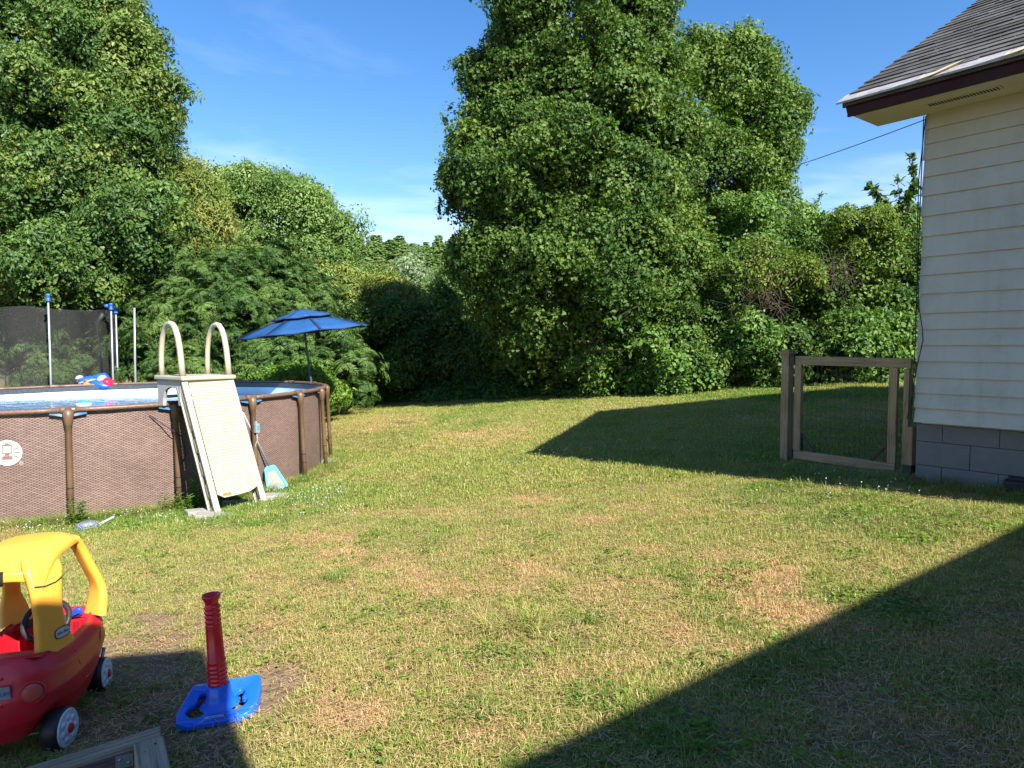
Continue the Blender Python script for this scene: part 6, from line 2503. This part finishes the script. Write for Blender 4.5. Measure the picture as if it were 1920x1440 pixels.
mb.sheet(shelf, 14, 6)
mb.add([(-.165, .235, .388), (.165, .235, .388), (.16, .235, .26), (-.16, .235, .26)], [(0, 1, 2, 3)])
mb.build('dash_shelf', M['red_plastic'], CAR, fix=False)
mb = MB()


def shelf2(u, v):
    x = (u - .5) * 0.35
    return Vector((x, -0.22 - 0.125 * v + 0.3 * x * x * v, 0.422 + 0.02 * v + 0.014 * math.sin(math.pi * u)))


mb.sheet(shelf2, 14, 6)
mb.build('end_shelf', M['red_plastic'], CAR, fix=False)
mb = MB()
mb.box((0, -0.06, .25), (.27, .20, .03))
mb.build('seat', M['red_plastic'], CAR, bevel=0.012)
# door seam: a fine groove-like bead on the right side
def side_pt(y, z, off=0.0):
    best = None
    for iu in range(0, 200):
        u = (iu / 200 - .5) * .5
        v = 0.0
        lo, hi = 0.0, 1.0
        for _ in range(12):
            m = (lo + hi) / 2
            if bodypt(u, m).z < z:
                lo = m
            else:
                hi = m
        p = bodypt(u, lo)
        if best is None or abs(p.y - y) < abs(best.y - y):
            best = p
    return best + Vector((off, 0, 0))


seam = [(-0.10, .405), (-0.105, .36), (-0.10, .30), (-0.085, .24), (-0.05, .205), (0.0, .195), (0.05, .205), (0.10, .235), (0.16, .29), (0.20, .34)]
mb = MB()
mb.tube([side_pt(y, z, -0.0012) for y, z in seam], 0.0035, 6)
mb.build('door_seam', M['red_plastic'], CB, fix=False)
# lamps bulging from the near end
def end_pt(x, z, off=0.0):
    best = None
    for iu in range(0, 160):
        u = 0.5 + iu / 160 * .5
        lo, hi = 0.0, 1.0
        for _ in range(12):
            m = (lo + hi) / 2
            if bodypt(u, m).z < z:
                lo = m
            else:
                hi = m
        p = bodypt(u, lo)
        if p.y < 0 and (best is None or abs(p.x - x) < abs(best.x - x)):
            best = p
    return best + Vector((0, off, 0))


for sg in (-1, 1):
    c = end_pt(sg * 0.150, 0.315)
    nrm_ = Vector((sg * 0.42, -1, 0.05)).normalized()
    tx = Vector((0, 0, 1)).cross(nrm_).normalized()
    ty = nrm_.cross(tx)
    mb = MB()
    mb.lathe([(0.040, -0.03), (0.039, 0.000), (0.035, 0.006), (0.028, 0.009), (0.015, 0.011), (0.0, 0.012)], 24, c, (tx, ty, nrm_))
    mb.build('headlight', M['head'], CAR, fix=False)
    mb = MB()
    mb.lathe([(0.050, -0.03), (0.047, -0.002), (0.042, 0.001), (0.040, -0.012)], 24, c, (tx, ty, nrm_))
    mb.build('headlight_ring', M['red_plastic'], CAR, fix=False)
# grille beads and name plate sticker on the near end
for zz in (0.395, 0.295):
    mb = MB()
    mb.tube([end_pt(x, zz, -.002) for x in (-.055, -.03, 0, .03, .055)], 0.005, 6)
    mb.build('grille_bead', M['red_plastic'], CB, fix=False)
pc = end_pt(0.0, 0.347, -0.012) + Vector((0.022, 0, 0))
pl = MB()
pl.box(pc, (0.135, 0.002, 0.052), ((1, 0, 0), (0, 1, 0.06), (0, -0.06, 1)))
PL = pl.build('name_plate', M['sticker_grey'], CAR)
text_obj('plate_lettering', 'COZY COUPE', 0.022, M['ink_blue'], PL, pc + Vector((0, -0.0018, -0.004)), ((1, 0, 0), (0, -.06, 1), (0, -1, -.06)), 0.0004)

# roof on four pillars
ROOFZ = 0.845


def roofpt(u, v):
    # u across, v along; a pillow with the edges turned down
    x, y = (u - .5) * 2, (v - .5) * 2
    W_ = 0.166 + 0.010 * (1 - y * y)
    L_ = 0.225
    drop = 0.105 * (abs(y) ** 2.8 if y < 0 else 0.4 * abs(y) ** 4) + 0.050 * abs(x) ** 5
    crown = 0.010 * (1 - x * x)
    return Vector((0.014 + x * W_ * (1 - .05 * abs(y) ** 3), y * L_ + (-0.012 if y < 0 else .01), ROOFZ - drop + crown))


mb = MB()
mb.sheet(roofpt, 22, 22)
CR = mb.build('roof', M['yellow'], CAR, fix=False)
md = CR.modifiers.new('solid', 'SOLIDIFY')
md.thickness = 0.028
md.offset = -1


def flatbar(name, path, widths, thick, wdir, mat, parent, n=14):
    """a moulded strap: path points with widths along wdir, rounded section"""
    mb = MB()
    pts = [Vector(p) for p in path]
    # resample smoothly
    R, Wd = [], []
    m = 26
    for i in range(m):
        f = i / (m - 1) * (len(pts) - 1)
        k = min(int(f), len(pts) - 2)
        t = f - k
        p0, p1, p2, p3 = pts[max(k - 1, 0)], pts[k], pts[k + 1], pts[min(k + 2, len(pts) - 1)]
        R.append(0.5 * ((2 * p1) + (p2 - p0) * t + (2 * p0 - 5 * p1 + 4 * p2 - p3) * t * t + (3 * p1 - p0 - 3 * p2 + p3) * t ** 3))
        Wd.append(widths[k] + (widths[k + 1] - widths[k]) * t)
    V, F = [], []
    wd = Vector(wdir).normalized()
    for i in range(m):
        t = (R[min(i + 1, m - 1)] - R[max(i - 1, 0)]).normalized()
        a = (wd - t * wd.dot(t)).normalized()
        b = t.cross(a)
        for k in range(n):
            q_ = 2 * math.pi * k / n
            c_, s_ = math.cos(q_), math.sin(q_)
            V.append(R[i] + a * (Wd[i] / 2 * math.copysign(abs(c_) ** .45, c_)) + b * (thick / 2 * math.copysign(abs(s_) ** .45, s_)))
    for i in range(m - 1):
        for k in range(n):
            F.append((i * n + k, i * n + (k + 1) % n, (i + 1) * n + (k + 1) % n, (i + 1) * n + k))
    mb.add(V, F, 0, True)
    mb.add([V[k] for k in range(n)], [tuple(range(n))])
    mb.add([V[(m - 1) * n + k] for k in range(n)], [tuple(range(n))])
    return mb.build(name, mat, parent)


for sg in (-1, 1):
    # near pillar: wide strap, splayed at the foot
    ox = 0.012
    P = [(ox + sg * 0.118, -0.140, 0.800), (ox + sg * 0.140, -0.172, 0.755), (ox + sg * 0.152, -0.195, 0.68), (ox + sg * 0.153, -0.198, 0.58), (ox + sg * 0.154, -0.196, 0.48), (ox + sg * 0.160, -0.190, 0.405)]
    NP_ = flatbar('pillar', P, [0.150, 0.172, 0.146, 0.128, 0.150, 0.205], 0.042, (.42 * sg, .91, 0), M['yellow'], CAR)
    if sg == 1:
        NEARP = NP_
    # far pillar: leans out to the far end, widened foot
    P = [(ox + sg * 0.135, 0.180, 0.800), (ox + sg * 0.148, 0.215, 0.74), (ox + sg * 0.168, 0.250, 0.64), (ox + sg * 0.188, 0.280, 0.54), (ox + sg * 0.186, 0.280, 0.47), (ox + sg * 0.172, 0.262, 0.39)]
    FP_ = flatbar('pillar', P, [0.075, 0.068, 0.068, 0.075, 0.115, 0.140], 0.040, (-.80 * sg, .60, 0), M['yellow'], CAR)
# header bar across the near end under the roof
flatbar('header_bar', [(-0.125, -0.195, 0.735), (-0.06, -0.225, 0.758), (0.01, -0.232, 0.764), (0.08, -0.225, 0.758), (0.135, -0.200, 0.735)], [0.045] * 5, 0.036, (0, 0, 1), M['yellow'], CAR)
mb = MB()
mb.tube([(-0.075, -0.245, .760), (-0.02, -0.262, .765), (0.032, -0.245, .760)], [.03, .036, .03], 10)
mb.build('push_grip', M['tyre'], CAR, fix=False)
# seam between roof and near pillar
mb = MB()
mb.tube([(0.152, -0.268, 0.718), (0.175, -0.229, 0.704), (0.200, -0.175, 0.704), (0.218, -0.132, 0.720)], 0.0022, 5)
mb.build('seam', M['ink_dark'], NEARP, fix=False)
# oval badge on the near pillar
bx = Vector((0.2045, -0.1735, 0.478))
bn = Vector((0.91, -0.42, 0.08)).normalized()
bt = Vector((0.42, 0.91, 0.0))
bt = (bt - bn * bt.dot(bn)).normalized()
bu = bn.cross(bt)


def oval(w, h, n=28):
    out = []
    for k in range(n):
        q_ = 2 * math.pi * k / n
        c_, s_ = math.cos(q_), math.sin(q_)
        out.append((w * math.copysign(abs(c_) ** .6, c_), h * math.copysign(abs(s_) ** .8, s_)))
    return out


mb = MB()
mb.prism(oval(0.041, 0.024), 0.0015, bx - bn * 0.003, (bt, bu, bn))
BG = mb.build('badge', M['ink_dark'], NEARP)
mb = MB()
mb.prism(oval(0.037, 0.020), 0.002, bx - bn * 0.0025, (bt, bu, bn))
mb.build('badge_face', M['white_ink'], BG)
text_obj('badge_lettering', 'little tikes', 0.015, M['ink_dark'], BG, bx + bn * 0.0002, (bt, bu, bn), 0.0003)
# blue key, cup holder, steering wheel, dash sticker
kx = Vector((0.120, 0.232, 0.425))
mb = MB()
mb.lathe([(0.0, 0.02), (0.022, 0.016), (0.024, 0.0), (0.0, 0.0)], 16, kx, ((1, 0, 0), (0, 0, 1), (0, -1, 0)))
mb.box(kx + Vector((-.012, -.022, -.002)), (0.055, 0.014, 0.018), ((.95, 0, .25), (0, 1, 0), (-.25, 0, .95)))
mb.build('key', M['key_blue'], CAR, bevel=0.003, fix=False)
mb = MB()
sc = Vector((0.030, 0.11, 0.440))
sn = Vector((0, -0.72, 0.69))
sx_ = Vector((1, 0, 0))
sy_ = sn.cross(sx_)
ringp = [sc + sx_ * (0.095 * math.cos(q_)) + sy_ * (0.095 * math.sin(q_)) for q_ in np.linspace(0, 2 * math.pi, 33)]
mb.tube(ringp, 0.013, 8, cap=False)
mb.lathe([(0.0, 0.015), (0.035, 0.012), (0.04, -.01), (0.0, -.012)], 16, sc - sn * .012, (sx_, sy_, sn))
mb.box(sc - sn * .008, (0.18, 0.035, 0.012), (sx_, sy_, sn))
mb.box(sc - sn * .008 - sy_ * .045, (0.035, 0.09, 0.012), (sx_, sy_, sn))
mb.tube([sc - sn * .01, sc - sn * 0.13], 0.018, 8)
mb.build('steering_wheel', M['tyre'], CAR, fix=False)
mb = MB()
mb.box((0.055, 0.232, 0.350), (0.05, 0.004, 0.035))
DSK = mb.build('dash_sticker', M['white_ink'], CAR)
mb = MB()
for k in range(4):
    mb.box((0.037 + k * .012, 0.2295, 0.352 - (k % 2) * .01), (0.008, 0.002, 0.016))
mb.build('sticker_print', M['ink_dark'], DSK)
mb = MB()
mb.lathe([(0.0, .355), (0.030, .355), (0.033, .380), (0.036, .381), (0.037, .375), (0.033, .34), (0.0, .33)], 20, (0.178, 0.350, 0.022))
mb.build('cup_holder', M['galv'], CAR, fix=False)
# wheels
def make_wheel(p, sg, r=0.088, turn=0.0):
    axv = Vector((sg * math.cos(turn), sg * math.sin(turn), 0))
    a1 = Vector((0, 0, 1))
    a2 = axv.cross(a1)
    mb = MB()
    mb.lathe([(0.0, -.075), (r * .8, -.075), (r * .96, -.066), (r, -.045), (r, -.02), (r * .96, 0.0), (r * .84, 0.004), (r * .80, -.004), (0.0, -.006)], 32, p, (a1, a2, axv))
    w = mb.build('wheel', M['tyre'], CAR, fix=False)
    mb = MB()
    prof = [(r * .90, -.008), (r * .90, .004), (r * .85, .008), (r * .76, .005), (r * .34, .007), (r * .26, .013), (0, .013)]
    mb.lathe(prof, 32, p, (a1, a2, axv))
    for k in range(7):
        q_ = 2 * math.pi * k / 7
        c = p + a1 * (r * .52 * math.cos(q_)) + a2 * (r * .52 * math.sin(q_)) + axv * .004
        mb.lathe([(0.017, -.002), (0.013, .006), (0.0, .008)], 10, c, (a1, a2, axv))
    h = mb.build('rim', M['hubwhite'], w, fix=False)
    for k in range(7):
        q_ = 2 * math.pi * (k + .5) / 7
        c = p + a1 * (r * .60 * math.cos(q_)) + a2 * (r * .60 * math.sin(q_)) + axv * .0045
    mb = MB()
    mb.lathe([(0.022, .010), (0.020, .018), (0.012, .021), (0, .022)], 16, p, (a1, a2, axv))
    mb.build('cap', M['red_hub'], w, fix=False)
    return w


for sg in (-1, 1):
    make_wheel(Vector((sg * 0.215, -0.262, 0.088)), sg, 0.088, -0.16 * sg)
    make_wheel(Vector((sg * 0.205, 0.262, 0.082)), sg, 0.082)
    mb = MB()
    mb.tube([(sg * .17, .262, .082), (sg * .19, .275, .16), (sg * .195, .30, .20)], 0.009, 6)
    mb.build('axle_fork', M['galv'], CAR, fix=False)
mb = MB()
mb.tube([(-.2, .262, .082), (.2, .262, .082)], .008, 6)
mb.tube([(-.2, -.262, .088), (.2, -.262, .088)], .008, 6)
mb.build('axle', M['galv'], CAR, fix=False)

# ------------------------------------------------------------------ batting tee
tb = Vector(gp(412, 1338))
TEE = thing('batting_tee', tb, 'toy batting tee with red ridged tube on blue base', 'batting tee', 0.0)
q4 = [gp(341, 1364), gp(472, 1338), gp(486, 1290), gp(366, 1300)]
loc_ = [(Vector(p) - tb) for p in q4]
tx_ = (loc_[1] - loc_[0])
tx_.z = 0
tx_.normalize()
ty_ = Vector((-tx_.y, tx_.x, 0))
TEE.rotation_euler = (0, -0.055, math.atan2(tx_.y, tx_.x))
# local outline of the base, x to the right, y away
OUT = [(-0.150, -0.095), (-0.13, -0.112), (-0.02, -0.114), (0.07, -0.108), (0.130, -0.098), (0.150, -0.070), (0.158, 0.10), (0.150, 0.150), (0.126, 0.165), (-0.10, 0.163), (-0.126, 0.148), (-0.135, 0.11)]
H1 = [(-0.128, -0.062), (-0.058, -0.068), (-0.046, -0.03), (-0.046, 0.065), (-0.058, 0.105), (-0.085, 0.112), (-0.104, 0.09), (-0.108, 0.03), (-0.126, 0.0)]
H2 = [(0.058, -0.050), (0.118, -0.045), (0.122, 0.010), (0.104, 0.014), (0.110, 0.052), (0.100, 0.080), (0.080, 0.086), (0.062, 0.070), (0.060, 0.030), (0.054, 0.012)]
cu = bpy.data.curves.new('base_outline', 'CURVE')
cu.dimensions = '2D'
cu.fill_mode = 'BOTH'
cu.extrude = 0.018
cu.bevel_depth = 0.007
cu.bevel_resolution = 2
for poly in (OUT, H1, H2):
    sp = cu.splines.new('BEZIER')
    sp.bezier_points.add(len(poly) - 1)
    for bp_, (x, y) in zip(sp.bezier_points, poly):
        bp_.co = (x, y, 0)
        bp_.handle_left_type = bp_.handle_right_type = 'AUTO'
    sp.use_cyclic_u = True
    sp.resolution_u = 4
tmp = bpy.data.objects.new('tmp', cu)
me = bpy.data.meshes.new_from_object(tmp)
bpy.data.objects.remove(tmp)
bm = bmesh.new()
bm.from_mesh(me)
bmesh.ops.remove_doubles(bm, verts=bm.verts, dist=1e-5)
bmesh.ops.triangulate(bm, faces=[f for f in bm.faces if len(f.verts) > 4])
bmesh.ops.subdivide_edges(bm, edges=[e for e in bm.edges if e.calc_length() > 0.03], cuts=2, use_grid_fill=True)
for v in bm.verts:
    top = v.co.z > 0
    lin = max(0.0, (v.co.y + 0.118) / 0.28)
    dome = 0.045 * lin + 0.012 * float(smooth(0.06, 0.145, v.co.x)) + 0.012 * float(smooth(-0.10, -0.14, v.co.x))
    ins = min(0.158 - abs(v.co.x), v.co.y + 0.118, 0.165 - v.co.y)
    v.co.z = 0.003 + (v.co.z + 0.025) * 0.45 + float(dome) * (1.0 if top else float(smooth(0.010, 0.022, ins)))
bm.to_mesh(me)
bm.free()
me.materials.clear()
me.materials.append(M['blue_plastic'])
bo = bpy.data.objects.new('base', me)
COL.objects.link(bo)
bo.parent = TEE
mb = MB()
tcen = Vector((0.0, 0.02, 0))
mb.lathe([(0.085, 0.035), (0.062, 0.055), (0.054, 0.075), (0.050, 0.125), (0.045, 0.132), (0.040, 0.125), (0.038, 0.06)], 32, tcen)
mb.build('socket', M['blue_plastic'], TEE, fix=False)
prof = [(0.036, 0.10)]
for k in range(5):
    z = 0.128 + k * 0.019
    prof += [(0.0385, z), (0.0425, z + .005), (0.0425, z + .011), (0.0385, z + .016)]
prof += [(0.0385, 0.226), (0.0400, 0.232), (0.0400, 0.240), (0.0365, 0.243), (0.034, 0.40), (0.0335, 0.405)]
for k in range(4):
    z = 0.410 + k * 0.0205
    prof += [(0.030, z), (0.0345, z + .005), (0.0345, z + .013), (0.030, z + .017)]
prof += [(0.028, 0.497), (0.029, 0.506), (0.038, 0.524), (0.040, 0.532), (0.038, 0.538), (0.032, 0.534), (0.018, 0.522), (0.0, 0.518)]
mb = MB()
mb.lathe(prof, 32, tcen)
tub = mb.build('tube', M['red_tube'], TEE, fix=False)
mb = MB()
mb.box((0.0, 0, 0), (0.078, 0.013, 0.0016))
st_ = mb.build('sticker', M['white_ink'], TEE)
st_.location = (-0.005, -0.085, 0.0315)
st_.rotation_euler = (0.19, 0.0, 0.02)
text_obj('sticker_lettering', 'little tikes', 0.0115, M['ink_dark'], st_, (0, -.0005, 0.0009), ((1, 0, 0), (0, 1, 0), (0, 0, 1)), 0.0002)

# ------------------------------------------------------------------ timber frame in the near corner
TA = Vector((-1.435, 2.83, 0))
dA = Vector((-0.885, -0.466, 0)).normalized()
dB = Vector((0.52, -0.854, 0)).normalized()
TF = thing('timber_frame', (TA.x, TA.y, float(ground(TA.x, TA.y))), 'weathered grey timber frame lying on the ground by the toy car', 'timber frame')
slope_z = lambda v: float(ground(TA.x + v.x, TA.y + v.y) - ground(TA.x, TA.y))


def timber(a, b, name, mat='bedwood', w=0.085, h=0.13, zt=0.105):
    a, b = Vector(a), Vector(b)
    a.z, b.z = slope_z(a) + zt - h / 2, slope_z(b) + zt - h / 2
    mb = MB()
    mb.bar(a, b, w, h)
    return mb.build(name, M[mat], TF, bevel=0.005)


nA = Vector((-dA.y, dA.x, 0))
if nA.dot(dB) < 0:
    nA = -nA
timber(nA * .022, dA * 1.5 + nA * .022, 'timber', w=0.040)
timber(nA * .067, dA * 1.5 + nA * .067, 'timber', w=0.044, zt=0.101)
o = timber(nA * 0.096 - dA * 0.0 + dA * .09, dA * 1.5 + nA * 0.096, 'inner_board', 'bedinner', 0.012, 0.11, 0.085)
sB = nA * 0.0905
timber(nA * .092 + dA * .05 + dB * 0.0, nA * .092 + dA * .05 + dB * 1.0, 'timber', w=0.105, zt=0.107)
timber(dA * 1.46 + nA * .1, dA * 1.46 + dB * 1.1, 'timber', w=0.09)
mb = MB()
cbk = nA * 0.1035 + dA * 0.135
cbk.z = slope_z(cbk) + 0.055
mb.box(cbk, (0.06, 0.004, 0.05), (dA, nA, (0, 0, 1)))
for k in (-.015, .015):
    mb.lathe([(0.0, .006), (0.006, .004), (0.007, 0)], 8, cbk + dA * k + Vector((0, 0, k * .6)), (dA, (0, 0, 1), nA))
mb.build('bracket', M['galv'], TF)
for (s_, t_) in ((.03, .06), (-.02, .055), (.02, .10)):
    mb = MB()
    c = nA * .092 + dA * (.05 + s_) + dB * t_
    c.z = slope_z(c) + .1075
    mb.lathe([(0.0, .002), (0.004, .0015), (0.0045, -.002)], 8, c)
    mb.build('screw', M['cable'], TF)
